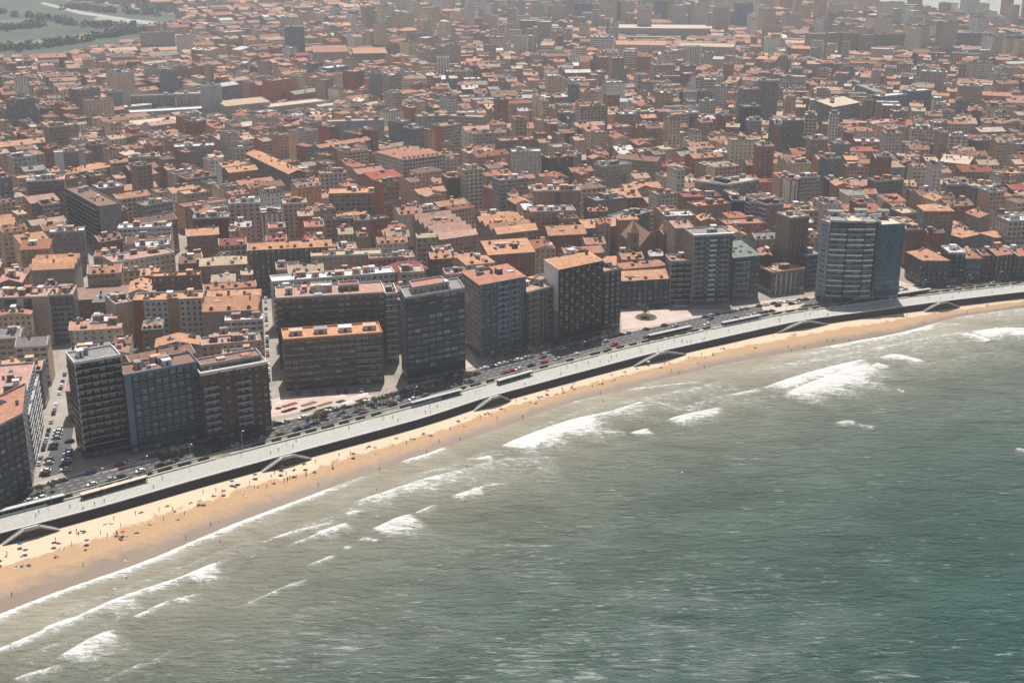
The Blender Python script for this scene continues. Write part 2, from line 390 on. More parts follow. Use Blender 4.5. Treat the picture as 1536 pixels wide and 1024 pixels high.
# ------------------------------------------------------------------ occupancy of the ground plan (2.5 m cells)
OX, OY, OC = -1700, 300, 2.5
OCC = np.zeros((1360, 1400), dtype=bool)      # [x, y]
def cells(cx, cy, w, d, a, k=0, g=0):
    """cells covered by a rectangle whose local origin is (cx, cy), w along angle a, d to its left, grown by g"""
    ca, sa = math.cos(a), math.sin(a)
    pts = []
    nx = max(2, int((w + 2 * g) / 1.6) + 1); ny = max(2, int((d + 2 * g) / 1.6) + 1)
    X = np.linspace(-g, w + g, nx)[:, None]; Y = np.linspace(-g, d + g, ny)[None, :]
    x = X + k * Y + 0 * Y; y = Y + 0 * X
    wx = cx + ca * x - sa * y; wy = cy + sa * x + ca * y
    i = ((wx - OX) / OC).astype(int).ravel(); j = ((wy - OY) / OC).astype(int).ravel()
    ok = (i >= 0) & (i < OCC.shape[0]) & (j >= 0) & (j < OCC.shape[1])
    return i[ok], j[ok]
def mark(*a, **k): i, j = cells(*a, **k); OCC[i, j] = True
def busy(*a, **k): i, j = cells(*a, **k); return len(i) == 0 or OCC[i, j].mean() > .04

# ------------------------------------------------------------------ one building = Empty + parts
COUNT = dict(b=0)
def clutter(o, w, d, h, roof, rise, k, rcol, nch, nhut, ndorm, nant=0):
    rnd = random
    def L(x, y, z): return (x + k * y, y, z)
    for i in range(nch):
        x, y = rnd.uniform(.1, .9) * w, rnd.uniform(.25, .9) * d
        z = roof_z(roof, x, y, w, d, h, rise) - .4
        inst('chimney', rnd.choice(CHIM), o, L(x, y, z), 0, (rnd.uniform(.7, 1.6), rnd.uniform(.7, 1.0), rnd.uniform(1.5, 2.4)))
    for i in range(nhut):
        ww, dd = rnd.uniform(2.5, 4.5), rnd.uniform(2.5, 4)
        if ww > w * .6 or dd > d * .6: ww, dd = w * .35, d * .35
        x, y = rnd.uniform(.08, .92) * (w - ww), rnd.uniform(.3, .85) * (d - dd)
        z = roof_z(roof, x + ww / 2, y, w, d, h, rise) - .8 if roof != 'flat' else h + .005
        inst('stair_hut', rnd.choice(HUT), o, L(x, y, z), 0, (ww, dd, rnd.uniform(2.3, 3.2) + (.6 if roof != 'flat' else 0)))
    for i in range(ndorm):
        x = (i + .5 + rnd.uniform(-.2, .2)) * w / ndorm - .9
        z = roof_z(roof, x, 1.2, w, d, h, rise)
        inst('dormer', rnd.choice(DORM), o, L(x, 1.0, z - .2), 0, (1.8, 1.8, 1.7))
    for i in range(rnd.randint(2, 5) if nch else 0):
        x, y = rnd.uniform(.08, .8) * w, rnd.uniform(.1, .75) * d
        z = roof_z(roof, x, y, w, d, h, rise) - .3
        inst('roof_light', rnd.choice(SKYL), o, L(x, y, z), 0, (min(w * .18, rnd.uniform(1.6, 4)), rnd.uniform(1.5, 2.6), rnd.uniform(.8, 1.2)))
    for i in range(nant):
        x, y = rnd.uniform(.1, .9) * w, rnd.uniform(.3, .8) * d
        inst('antenna', ANT, o, L(x, y, roof_z(roof, x, y, w, d, h, rise) - .05), rnd.uniform(0, 3), (4, 4, rnd.uniform(3, 5)))

def building(P0, a, w, d, h, roof='flat', wall='taupe', rcol='tan', trim='lightgrey', wp=(.5, .55, 0), pitch=3.2, side=None, sidecol=None, rise=None,
             floors=None, k=0, label='', cat='apartment block', name='apartment_building', group=None, win=None, swin=None, bal=(), pil=(), nch=2, nhut=1, ndorm=0, nant=1,
             ground=True, parcol=None, z=G0, over=.5, extra=None, reg=True):
    cv = lambda c: (C.get(c) or RC[c]) if isinstance(c, str) else c
    wallc, trimc = cv(wall), cv(trim)
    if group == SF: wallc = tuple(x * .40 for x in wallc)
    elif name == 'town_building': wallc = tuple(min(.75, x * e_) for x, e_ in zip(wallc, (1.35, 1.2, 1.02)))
    rc = RC[rcol] if isinstance(rcol, str) else rcol
    rc = tuple(x * .88 for x in rc)
    o = root(name, (P0[0], P0[1], z), a)
    tag(o, label, cat, group)
    bw, br = MB(), MB(); bw.T = br.T = (0, 0, 0, 1, 0, k)
    nf = floors or max(2, round(h / 3.0)); fh = h / nf
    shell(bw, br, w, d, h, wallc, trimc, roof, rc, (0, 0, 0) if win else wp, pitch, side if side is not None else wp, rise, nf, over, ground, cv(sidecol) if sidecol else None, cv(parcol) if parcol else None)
    bw.build('wall', o); br.build('roof', o)
    if win:
        wt, n, rows, wf, hf = win[:5]; cw = w / n
        skip = win[5] if len(win) > 5 else ()
        r0 = nf - rows
        for j in range(rows):
            for i in range(n):
                if i in skip: continue
                inst('window', random.choice(WIN[wt]), o, ((i + .5 - wf / 2) * cw, -.01, (r0 + j + .5 - hf / 2 + .03) * fh), 0, (cw * wf, 1, fh * hf))
    if swin:   # windows on the left side wall
        wt, n, rows, wf, hf = swin; cw = d / n; r0 = nf - rows; sa = math.atan2(1, k)
        for j in range(rows):
            for i in range(n):
                t = d - (i + .5 - wf / 2) * cw
                inst('window', random.choice(WIN[wt]), o, (k * t - .01, t, (r0 + j + .5 - hf / 2) * fh), sa - math.pi, (cw * wf, 1, fh * hf))
    for x0, x1, f0, f1, typ, dep in bal:
        if x0 > x1: continue
        for j in range(f0, f1):
            inst('balcony', BAL[typ], o, (x0 * w, -.012, j * fh - .1), 0, (max(.5, (x1 - x0) * w), dep, 1))
    for x, pw, z0, z1, c_ in pil:
        inst('pilaster', PIL[c_], o, (x * w, -.45, z0 * h), 0, (pw, .44, (z1 - z0) * h))
    clutter(o, w, d, h, roof, rise, k, rc, nch, nhut, ndorm, nant)
    if extra: extra(o, w, d, h, k)
    if reg: mark(P0[0], P0[1], w, d, a, k, g=.8)
    COUNT['b'] += 1
    return o

def hfrom(xb, yb, yt):
    p = gp(xb, yb); a, b = 0, 150
    for i in range(30):
        m = (a + b) / 2
        if proj((p[0], p[1], G0 + m))[1] > yt: a = m
        else: b = m
    return a
LM = []      # landmarks: (pixel x, pixel y, short text)
def bp(xl, yl, xr, yr, h, d, da=None, short=None, **kw):
    """building placed by the two front eave corners seen in the photograph, its height h and depth d"""
    A, B_ = gp(xl, yl, G0 + h), gp(xr, yr, G0 + h)
    v = B_ - A; w = math.hypot(v.x, v.y); a = math.atan2(v.y, v.x)
    k = 0
    if da is not None: t = R(da) - a; k = math.cos(t) / math.sin(t)
    if short: LM.append(((xl + xr) / 2, (yl + yr) / 2, short))
    return building(A, a, w, d, h, k=k, **kw)

def awnings(n, col=(.72, .71, .69)):
    def f(o, w, d, h, k):
        for i in range(n):
            x = (i + .3) * w / n
            b = MB(); b.box(0, w / n * .5, 0, 3, 2.2, 2.35, 'plain', col, True)
            for q in (0.1, w / n * .5 - .2): b.box(q, q + .1, .1, .2, 0, 2.2, 'plain', col)
            c = b.build('awning', o); c.location = (x + k * d * .5, d * .5, roof_z(kwroof[0], x, d * .5, w, d, h) + .01)
    return f
kwroof = ['flat']
def penthouse(inset, ph, wall, rcol, xr=(0, 1), roof='flat', yr=(.2, 1)):
    """set-back top storey"""
    def f(o, w, d, h, k):
        b, r = MB(), MB(); x0 = xr[0] * w + inset; ww = (xr[1] - xr[0]) * w - 2 * inset; y0 = yr[0] * d + inset * .5; dd = (yr[1] - yr[0]) * d - inset
        b.T = r.T = (x0 + k * y0, y0, h + .006, 1, 0, k)
        shell(b, r, ww, dd, ph, C[wall], C['lightgrey'], roof, RC[rcol], (.6, .7, 0), 3, None, None, 1, .4, False)
        p = b.build('penthouse', o); r.build('roof', p)
    return f
def hotel_letters(o, w, d, h, k): pass
def both(*fs):
    def f(*a):
        for q in fs: q(*a)
    return f
def bandroof(col):
    def f(o, w, d, h, k):
        b = MB(); b.T = (0, 0, 0, 1, 0, k); b.box(-.5, w + .5, -1.0, 1.0, h + .95, h + 1.3, 'plain', C[col], True); b.build('cornice', o)
    return f

# ================================================================== THE SEAFRONT ROW
SF = 'apartment blocks along the seafront road'
S = dict(group=SF)
# A: bottom left corner
bp(-48, 664, 34, 622, 33, 22, da=108, short='dark corner block at the left edge', wall='slate', rcol='terracotta', trim='grey', win=('s', 8, 10, .62, .5), side=(.6, .6, 1), pitch=3.4, nhut=3,
   label='dark slate corner block by the beach road at the left edge of the photo', **S)
bp(36, 607, 52, 553, 29, 13, da=190, short='block with slanting rows of white balconies', wall='darkbrown', rcol='terracotta', trim='white', wp=(.7, .6, 1), pitch=3.2, nhut=2,
   label='dark long block with rows of white balconies lining the wide street of parked cars', **S) if False else None
# the long side block up the left street
def leftlong():
    A, B_ = gp(36, 606, G0 + 29), gp(52, 545, G0 + 29)
    v = B_ - A; w = math.hypot(v.x, v.y); a = math.atan2(v.y, v.x)
    LM.append((48, 590, 'balconied block beside the car-lined street'))
    building(A, a, w, 15, 29, roof='flat', wall='darkbrown', rcol='pink', trim='lightgrey', wp=(.6, .6, 0), win=('w', 10, 8, .5, .5), bal=[(.02, .31, 1, 9, 'white', 1.3), (.35, .64, 1, 9, 'white', 1.3), (.68, .98, 1, 9, 'white', 1.3)],
             label='long brown block with rows of white balconies facing the wide car-lined street', nhut=3, **S)
leftlong()
# B: black tower
def black_tower(o, w, d, h, k):
    b = MB(); b.T = (0, 0, 0, 1, 0, k)
    for i in range(15): 
        pass
bp(111, 546, 181, 534, 43, 15, short='black tower with thin white floor lines', wall='black', rcol='grey', trim='grey', floors=14, win=('k', 6, 12, .8, .66), parcol='white',
   bal=[(0, 1, 2, 14, 'line', .7)], side=(.7, .6, 0), pil=[(0, .35, .1, 1.02, 'white'), (.985, .25, .1, 1.0, 'lightgrey')], nhut=2, nch=0,
   label='tall black tower with a thin white line at every storey beside the car-lined street', **S)
# C: dark glass grid block
bp(186, 565, 297, 544, 35.4, 14, da=118, short='dark slate gridded block beside the black tower', wall='slate', rcol='brown', trim='blue', floors=11, win=('g', 10, 9, .6, .6), parcol='blue',
   pil=[(i / 10, .45, .12, 1, 'slate') for i in range(2, 11)] + [(0, 2.6, .12, 1.03, 'blue')], nhut=5, nch=6, label='dark slate block with a regular window grid and blue-grey edge beside the black tower', **S)
# D: brown balconied block
bp(301, 563, 401, 545, 32, 14, da=116, short='brown block with grey balconies and stepped white top', wall='brown', rcol='tan', trim='lightgrey', floors=10, win=('b', 9, 9, .5, .5), parcol='white',
   bal=[(.02, .24, 2, 9, 'blue', 1.4), (.5, .72, 2, 9, 'blue', 1.4)], pil=[(.26, .8, .1, 1, 'darkbrown'), (.48, .8, .1, 1, 'darkbrown'), (.985, .5, .1, 1, 'darkbrown')], nhut=2,
   extra=both(penthouse(1.2, 2.2, 'slate', 'brown', (0, 1), 'flat', (.3, 1)), bandroof('lightgrey')), label='brown block with blue-grey balconies and white stepped penthouse edges beside the narrow sunlit street', **S)
# E: low brown slab with orange roof
def roofboxes(n):
    def f(o, w, d, h, k):
        for i in range(n):
            inst('roof_box', HUT[i % 3], o, ((i + .55) * w / n - 3 + k * 6, 6, h + .006), 0, (6, 4.5, 2.4))
    return f
bp(425, 511, 574, 500, 25.6, 16.5, short='brown slab with a flat orange roof and four rooftop boxes', wall='taupe', rcol='orange', trim='brown', parcol=(.5, .25, .14), floors=8, win=('b', 14, 7, .86, .55), side=(.4, .5, 0),
   bal=[(.72, .98, 1, 7, 'taupe', 1.0)], pil=[(0, .5, 0, 1, 'brown'), (.99, .5, 0, 1, 'brown')], nch=0, nhut=0, nant=0, extra=roofboxes(4),
   label='low brown slab facing the sea with a flat orange roof carrying four pale boxes', **S)
# F: taller slab behind
bp(414, 449, 577, 440, 37, 20, short='grey-brown slab behind the orange-roofed one', wall='taupe', rcol='pink', trim='white', floors=12, win=('b', 16, 6, .8, .6), side=(.4, .5, 0), parcol='lightgrey',
   nch=4, nhut=4, nant=3, extra=both(penthouse(1.5, 2.8, 'cream', 'white', (.3, .55), 'flat', (.35, .8)), penthouse(1.5, 2.6, 'darkred', 'red', (.56, .8), 'flat', (.35, .8))), label='tall grey-brown slab with a cluttered pink roof behind the low orange-roofed slab', **S)
bp(578, 442, 596, 441, 37, 17, short='dark recessed tower beside the grey-brown slab', wall='blue', rcol='grey', trim='white', floors=12, wp=(.6, .6, 1), nch=1, label='narrow dark block with white balcony lines squeezed between two larger seafront slabs', **S)
# G
bp(608, 448, 697, 433, 43.9, 17, da=104, short='tall charcoal block with panelled glazing', wall='charcoal', rcol='grey', trim='grey', parcol='lightgrey', floors=14, win=('s', 8, 12, .84, .6), side=(.35, .5, 0), swin=('w', 3, 12, .5, .5),
   pil=[(.0, .6, .08, 1.0, 'charcoal'), (.5, .4, .1, 1, 'slate')], nhut=2, extra=penthouse(1.6, 3, 'pink', 'terracotta', (.1, .75), 'flat', (.2, .9)), label='tall charcoal block with full rows of panelled windows beside the wedge-shaped sunlit square', **S)
# H
bp(719, 428, 789, 415, 39, 26, da=112, short='blue-striped block with a salmon roof', wall='slate', rcol='terracotta', trim='lightgrey', floors=13, win=('g', 8, 12, .5, .6), side=(.55, .55, 1), sidecol='taupe',
   pil=[(.11, .7, .08, 1, 'blue'), (.235, .7, .08, 1, 'blue'), (.36, 1.0, .08, 1, 'blue'), (.615, 1.0, .08, 1, 'blue'), (.86, .7, .08, 1, 'blue'), (.0, .6, .08, 1, 'taupe')],
   bal=[(.37, .6, 2, 13, 'blue', 1.2), (.66, .85, 2, 13, 'blue', .9)], roof='hip', over=.3, rise=1.4, nhut=2, ndorm=0, label='tall dark block with vertical blue-grey strips and checkered left side under a salmon roof', **S)
# I
bp(791, 440, 837, 428, 30.6, 20, da=112, short='lower taupe block with a pink roof', wall='taupe', rcol='pink', trim='lightgrey', floors=10, win=('b', 5, 9, .5, .5), bal=[(.02, .34, 1, 10, 'taupe', 1.2), (.66, .98, 1, 10, 'taupe', 1.2)],
   pil=[(.36, .5, .1, 1, 'grey'), (.5, .4, .1, 1, 'grey'), (.62, .5, .1, 1, 'grey')], nhut=3, nch=3, label='lower taupe block with curved balconies and a pink roof beside a white gable wall', **S)
# J: black brick with white gable
def gable(o, w, d, h, k):
    b = MB(); b.T = (0, 0, 0, 1, 0, k)
    b.box(-.22, -.004, .4, d - .2, h * .45, h + .6, 'plain', (.80, .79, .77)); b.build('painted_gable', o)
checker = [(i * .118 + .02, i * .118 + .085, f, f + 1, 'white', .8) for f in range(3, 14) for i in range(8) if (i + f) % 2 == 0]
bp(838, 405, 905, 391, 41.7, 20, da=110, short='black brick block with a white gable', wall='black', rcol='orange', trim='brown', floors=14, win=('d', 8, 12, .42, .55), bal=[(a, b, f, g, 'taupe' if (f % 3) else 'grey', d_) for a, b, f, g, t_, d_ in checker],
   sidecol='lightgrey', side=(0, 0, 0), roof='hip', over=.4, rise=3.2, nch=3, nhut=1, extra=gable, label='tall black brick block with checkered small balconies and a blank white left gable', **S)
bp(907, 409, 932, 404, 33, 18, short='narrow black block with white-lit windows', wall='black', rcol='pink', trim='grey', floors=11, win=('w', 3, 10, .5, .5), nhut=2, label='narrow dark block with small white windows at the edge of the sunlit beach plaza', **S)
# L
bp(932, 422, 1004, 418, 16.2, 20, short='low dark block with an orange roof behind the plaza', wall='slate', rcol='orange', trim='grey', floors=5, win=('s', 9, 4, .5, .55), roof='gx', rise=3, nch=3, nhut=0, ndorm=3, label='low dark block under an orange roof directly behind the sunlit plaza', **S)
# M
bp(1006, 393, 1038, 392, 26, 14, short='narrow dark block with a white frame', wall='black', rcol='terracotta', trim='white', floors=8, win=('k', 3, 7, .8, .7), bal=[(.03, .97, 1, 8, 'line', 1.0)], pil=[(0, .45, 0, 1, 'lightgrey'), (.96, .45, 0, 1, 'lightgrey')], nhut=2,
   parcol='lightgrey', label='narrow dark block framed by white posts with a balcony line at each storey', **S)
# N
bp(1041, 355, 1100, 352, 41.5, 18, short='tall block with grey-white balcony strips', wall='slate', rcol='grey', trim='white', floors=14, win=('g', 7, 12, .6, .55), parcol='lightgrey', bal=[(.02, .28, 1, 14, 'grey', 1.2), (.4, .58, 1, 14, 'white', 1.0), (.66, .9, 1, 14, 'grey', 1.2)],
   pil=[(0, .4, 0, 1, 'lightgrey'), (.93, .5, .1, 1, 'darkbrown')], sidecol='taupe', side=(0, 0, 0), nhut=2, nch=1, extra=bandroof('white'), label='tall blue-grey block with white balcony strips and a blank taupe left side wall', **S)
bp(1101, 387, 1141, 383, 26, 24, short='slate block with a grey-green roof', wall='slate', rcol='green', trim='lightgrey', floors=8, win=('s', 6, 7, .6, .5), bal=[(.05, .6, 1, 8, 'blue', 1.0)], roof='mono', rise=3, nch=2, nhut=0, label='slate-coloured block under a sloping grey-green roof', **S)
# P
bp(1158, 410, 1208, 404, 13.7, 16, short='small house with four white columns', wall='purple', rcol='orange', trim='white', floors=4, win=('b', 6, 3, .45, .6, ()), roof='flat', parcol='ochre',
   pil=[(.12, .6, .0, .92, 'white'), (.27, .6, .0, .92, 'white'), (.42, .6, .0, .92, 'white'), (.57, .6, .0, .92, 'white'), (.7, .5, 0, .92, 'lightgrey')], side=(0, 0, 0), sidecol='darkbrown', nhut=2, nch=2, label='small old building with a row of tall white columns between tower blocks', cat='house', name='columned_building', group=None)
bp(1143, 384, 1158, 384, 20, 16, wall='darkbrown', rcol='terracotta', trim='brown', wp=(0, 0, 0), side=(0, 0, 0), roof='gy', short='windowless dark brown party wall', label='dark brown windowless block squeezed beside the columned building', **S)
bp(1209, 385, 1236, 382, 20, 16, short='dark blue block left of the big curved tower', wall='slate', rcol='grey', trim='blue', floors=7, win=('s', 3, 6, .7, .5), bal=[(.05, .95, 1, 7, 'blue', 1.0)], nhut=1, label='small dark blue block with balcony lines against the left foot of the big curved tower', **S)
bp(1186, 328, 1214, 325, 42, 15, short='ochre tower', wall='ochre', rcol='pale', trim='cream', wp=(.32, .4, 0), floors=13, sidecol='taupe', parcol='cream', nhut=1, label='ochre tower with few windows and pale rooftop frame beside the big curved block', **S)
# S: the big stepped and curved tower, three wings of one building
def big_tower():
    h = 46.6
    A, B_, D_ = gp(1231, 331, G0 + h), gp(1246, 336, G0 + h), gp(1322, 336, G0 + h)
    E_ = gp(1358, 334, G0 + h)
    o = root('tower_block', (A.x, A.y, G0), 0)
    tag(o, 'huge blue-white curved tower block with stacked balconies and a flat blue glass end', 'tower block', SF)
    LM.append((1295, 336, 'huge blue-white curved tower'))
    pts = [A, B_, B_.lerp(D_, .33) + Vector((0, -1.6, 0)), B_.lerp(D_, .67) + Vector((0, -1.8, 0)), D_, E_]
    fl = 15; fh = h / fl; dep = 18
    C['sky'] = (.27, .35, .43); C['deep'] = (.03, .05, .075); C['steel'] = (.045, .10, .16)
    cols = ['sky', 'deep', 'deep', 'deep', 'steel']
    for i in range(5):
        p, q = pts[i], pts[i + 1]; v = q - p; w = math.hypot(v.x, v.y); a = math.atan2(v.y, v.x)
        bw, br = MB(), MB(); T = (p.x - A.x, p.y - A.y, 0, math.cos(a), math.sin(a), 0); bw.T = br.T = T
        hh = h + (0, 1.4, 1.4, .8, -1.2)[i]
        shell(bw, br, w, dep - (1 if i else 4), hh, C[cols[i]], C['lightgrey'], 'flat', RC['grey' if i % 2 else 'pale'], (0, 0, 0), 3, (.3, .5, 0), None, fl, .3, True, C['slate'], C['lightgrey'])
        wing = bw.build('wing', o); br.build('roof', wing)
        n = (3, 5, 5, 5, 7)[i]
        for j in range(1 if i < 4 else 2, fl):
            if i in (1, 2, 3):
                x0, x1 = (.03, .97) if i != 3 else (.03, .62)
                b = inst('balcony', BAL['blue' if (j + i) % 3 == 0 else 'white'], o); b.matrix_local = Matrix.Translation((T[0], T[1], 0)) @ Matrix.Rotation(a, 4, 'Z') @ Matrix.Translation((x0 * w, -.012, j * fh)) @ Matrix.Diagonal(((x1 - x0) * w, 1.3, 1, 1))
                for q_ in range(2):
                    wi = inst('window', random.choice(WIN['g']), o); wi.matrix_local = Matrix.Translation((T[0], T[1], 0)) @ Matrix.Rotation(a, 4, 'Z') @ Matrix.Translation(((.08 + .45 * q_) * w, -.01, j * fh + .9)) @ Matrix.Diagonal((w * .36, 1, fh * .5, 1))
            if i == 0:
                wi = inst('window', random.choice(WIN['w']), o); wi.matrix_local = Matrix.Translation((T[0], T[1], 0)) @ Matrix.Rotation(a, 4, 'Z') @ Matrix.Translation((.25 * w, -.01, j * fh + .9)) @ Matrix.Diagonal((w * .5, 1, fh * .5, 1))
        if i == 4:
            g = MB(); g.T = T
            for j in range(2, fl):
                for q_ in range(8):
                    g.box((q_ + .1) * w / 8, (q_ + .9) * w / 8, -.08, 0, j * fh + .5, (j + 1) * fh - .5, 'glass', jit((.04, .10, .17), .5))
            g.build('glazed_facade', o)
        mark(p.x, p.y, w, dep, a, 0, g=1)
    # dark recess between the balconies and the glass end
    b = MB(); p, q = pts[3], pts[4]; a = math.atan2((q - p).y, (q - p).x); w = (q - p).length
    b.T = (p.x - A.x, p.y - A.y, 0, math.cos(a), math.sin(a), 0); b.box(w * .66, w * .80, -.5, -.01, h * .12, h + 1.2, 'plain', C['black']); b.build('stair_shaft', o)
    for (x, y, s, hh) in ((6, 6, 8, 3), (22, 8, 7, 3.4), (36, 8, 6, 3)):
        inst('stair_hut', HUT[1], o, (x, y, h + 1.0), R(-8), (s, 5, hh))
    b = MB()
    for i in range(3): b.box(12 + i * 9, 18 + i * 9, 2.5, 3, h + 1.4, h + 3.6, 'plain', C['white'])
    b.build('parapet_screen', o)
big_tower()
# T..Y low row to the right
bp(1384, 391, 1424, 391, 15.8, 20, da=101, short='low dark house with an orange hipped roof', wall='charcoal', rcol='orange', trim='lightgrey', floors=5, win=('s', 5, 4, .5, .5), roof='hip', rise=4.2, nch=2, nhut=0, name='house', cat='house', label='low dark house under a broad orange hipped roof just right of the big curved tower', group=None)
bp(1424, 380, 1449, 380, 18.5, 16, short='black block with white clutter on its roof', wall='black', rcol='white', trim='white', floors=6, win=('d', 3, 5, .7, .6), nhut=4, nch=2, label='small black block with white clutter on its flat roof', **S)
bp(1449, 388, 1473, 388, 14.5, 15, da=100, short='small house with a pyramid orange roof', wall='slate', rcol='orange', trim='grey', floors=4, win=('s', 3, 3, .5, .5), roof='hip', rise=4.5, nch=1, nhut=0, name='house', cat='house', label='small slate house with a bright orange hipped roof beside the black block', group=None)
bp(1473, 384, 1494, 383, 15.5, 14, wall='brick', rcol='brown', trim='taupe', floors=5, win=('b', 3, 4, .45, .5), roof='gx', short='dull red block under a brown roof', label='dull red block under a brown roof in the low row at the right', **S)
bp(1494, 384, 1527, 380, 16, 14, wall='darkbrown', rcol='terracotta', trim='white', floors=5, win=('w', 5, 4, .35, .62), roof='gx', short='dark block with bright white window strips', label='dark low block with columns of bright white windows near the right edge', **S)
bp(1527, 385, 1566, 379, 15, 14, wall='purple', rcol='terracotta', trim='taupe', floors=5, win=('b', 5, 4, .4, .5), roof='gx', label='purplish low block under a terracotta roof cut by the right edge of the photo', **S)

# ================================================================== THE TOWN BEHIND: buildings one can tell apart
TN = 'buildings of the old town behind the seafront'
NAVY = (.02, .03, .06)
def tb(xl, yl, xr, yr, h, d, wall, rcol, roof, label, short=None, cat='building', name='town_building', **kw):
    kw.setdefault('nch', 2); kw.setdefault('nhut', 2 if roof == 'flat' else 0); kw.setdefault('ndorm', 0); kw.setdefault('nant', 1)
    kw.setdefault('group', TN)
    if yl > 190 and kw.get('nant', 1): kw['nch'] += 2; kw['nhut'] += 1 if roof == 'flat' else 0
    return bp(xl, yl, xr, yr, h, d, wall=wall, rcol=rcol, roof=roof, label=label, cat=cat, name=name, short=short or ' '.join(label.split(' with ')[0].split(' under ')[0].split()[:9]), **kw)
# --- left
tb(199, 453, 303, 449, 27, 14, 'lightgrey', 'orange', 'flat', 'pale apartment block with one red-brown and one ochre wall strip between white window grids', 'pale block with red and ochre strips', win=('d', 12, 7, .42, .42, (0, 1, 6, 7)), pil=[(.0, 5.2, .05, 1.04, 'brick'), (.5, 5.4, .05, 1.06, 'ochre')], trim='lightgrey', sidecol='beige', side=(0, 0, 0))
tb(173, 458, 198, 454, 25, 20, 'beige', 'pink', 'flat', 'blank beige walled block left of the red and ochre striped block', wp=(0, 0, 0), side=(.4, .5, 0))
tb(227, 417, 300, 414, 30, 9, 'darkbrown', 'orange', 'flat', 'dark block with a flat orange roof above the courtyard of the striped block', wp=(.5, .6, 1), trim='brown', nhut=0, nch=3)
tb(193, 440, 226, 438, 26, 22, 'beige', 'orange', 'gy', 'building with a steep orange roof on the left of the striped block')
tb(304, 468, 386, 465, 23, 34, 'grey', 'orange', 'multi', 'wide building with a broad broken orange roof beside the narrow sunlit street', rise=4, ndorm=3, nch=5, wp=(0, 0, 0))
tb(337, 483, 394, 480, 20, 8, 'white', 'white', 'flat', 'white stepped building with long balcony bands below a broad orange roof', wp=(.9, .6, 1), trim='white')
tb(372, 376, 497, 370, 27, 13, 'darkbrown', 'orange', 'gx', 'very long building with a continuous orange roof and boxy dormers', 'long orange-roofed building', ndorm=6, nch=5, rise=2.6)
tb(466, 386, 572, 382, 24, 12, 'taupe', 'tan', 'flat', 'long taupe building with a flat tan roof and three dark roof openings', nhut=3)
tb(585, 410, 642, 403, 24, 13, 'darkred', 'red', 'hip', 'deep red roofed building behind the tall charcoal seafront block', rise=4)
tb(408, 424, 592, 410, 28, 12, 'white', 'white', 'flat', 'long terrace of white rooftop rooms above the grey-brown slab', nhut=9, nch=6, trim='white', wp=(.7, .6, 1))
tb(343, 307, 390, 305, 30, 13, 'lightgrey', 'grey', 'flat', 'white apartment block with a regular grid of small dark windows, left of a red-brown one', 'left white gridded block', win=('d', 5, 9, .36, .42), trim='white')
tb(391, 327, 424, 325, 25, 12, 'brick', 'tan', 'flat', 'windowless red-brown wall between two white gridded blocks', 'red-brown block between the white ones', wp=(.1, .25, 0), extra=penthouse(.5, 4, 'beige', 'pale', (0, 1), 'flat', (.1, 1)))
tb(425, 307, 461, 305, 30, 13, 'lightgrey', 'orange', 'flat', 'white apartment block with small dark windows and an orange roof, right of a red-brown one', 'right white gridded block', win=('d', 5, 8, .4, .42), trim='white')
tb(289, 329, 343, 327, 29, 12, 'darkred', 'grey', 'flat', 'dark red windowless block topped by light grey rooftop rooms', wp=(0, 0, 0), side=(0, 0, 0), nhut=5, trim='lightgrey')
tb(280, 355, 328, 352, 26, 17, 'brown', 'orange', 'gx', 'brown building under an orange roof in front of a dark red wall', rise=2.5)
tb(97, 283, 148, 311, 31, 15, 'charcoal', 'brown', 'flat', 'long black slab running away from the sea, striped with grey balconies and white ends', 'long black striped slab', cat='apartment block', wp=(.85, .6, 1), trim='grey', win=('d', 14, 8, .8, .55), bal=[(0, .95, 2, 10, 'grey', 1.3)], side=(0, 0, 0), sidecol='grey', nhut=1)
tb(40, 273, 96, 270, 35, 14, 'purple', 'pink', 'flat', 'wide dark tower block with a rust-coloured left side wall and a pink roof', 'dark tower with a rust-coloured side', sidecol=(.42, .16, .08), side=(0, 0, 0), win=('s', 10, 10, .55, .5), nhut=4, trim='white')
tb(-20, 224, 123, 207, 24, 16, 'blue', 'orange', 'gx', 'very long blue-grey slab with an orange roof at the left edge', rise=3, nch=5, wp=(.55, .7, 0), ndorm=4)
tb(81, 230, 127, 227, 33, 10, 'purple', 'white', 'flat', 'twin white-sided tower with a purple centre', pil=[(0, 7, .1, 1.03, 'white'), (.78, 5, .1, 1.05, 'lightgrey')], wp=(.2, .3, 0))
tb(122, 258, 173, 249, 20, 17, 'darkbrown', 'orange', 'hip', 'dark building with tall windows under an orange hipped roof behind the white-sided tower', wp=(.3, .75, 0), rise=3)
tb(192, 238, 239, 236, 30, 12, 'taupe', 'tan', 'flat', 'taupe tower block with a fine vertical window grid and a tan roof', wp=(.7, .7, 0), pitch=2.4)
tb(158, 290, 236, 281, 20, 14, 'brick', 'orange', 'gx', 'low building with a bright orange roof behind the long black slab', rise=3)
tb(217, 310, 259, 303, 28, 12, 'taupe', 'grey', 'flat', 'brown-grey block with a flat grey roof beside white clutter', wp=(.8, .5, 1))
tb(176, 344, 256, 341, 23, 11, 'white', 'white', 'flat', 'white block with strip balconies and cluttered white terraces', wp=(.9, .6, 1), trim='white', nhut=6)
tb(170, 395, 262, 380, 22, 18, 'cream', 'pink', 'flat', 'pale building with a pink-tiled terrace roof and a bright white rooftop', nhut=5, trim='white')
tb(204, 372, 255, 368, 24, 14, 'lightgrey', 'white', 'flat', 'light grey block with a bright white flat roof', win=('d', 6, 7, .4, .45), nhut=2)
tb(74, 350, 126, 347, 28, 10, 'purple', 'white', 'flat', 'dark gridded block with white slabs on its roof, beside the long black slab', wp=(.6, .6, 0), trim='lightgrey', nhut=3)
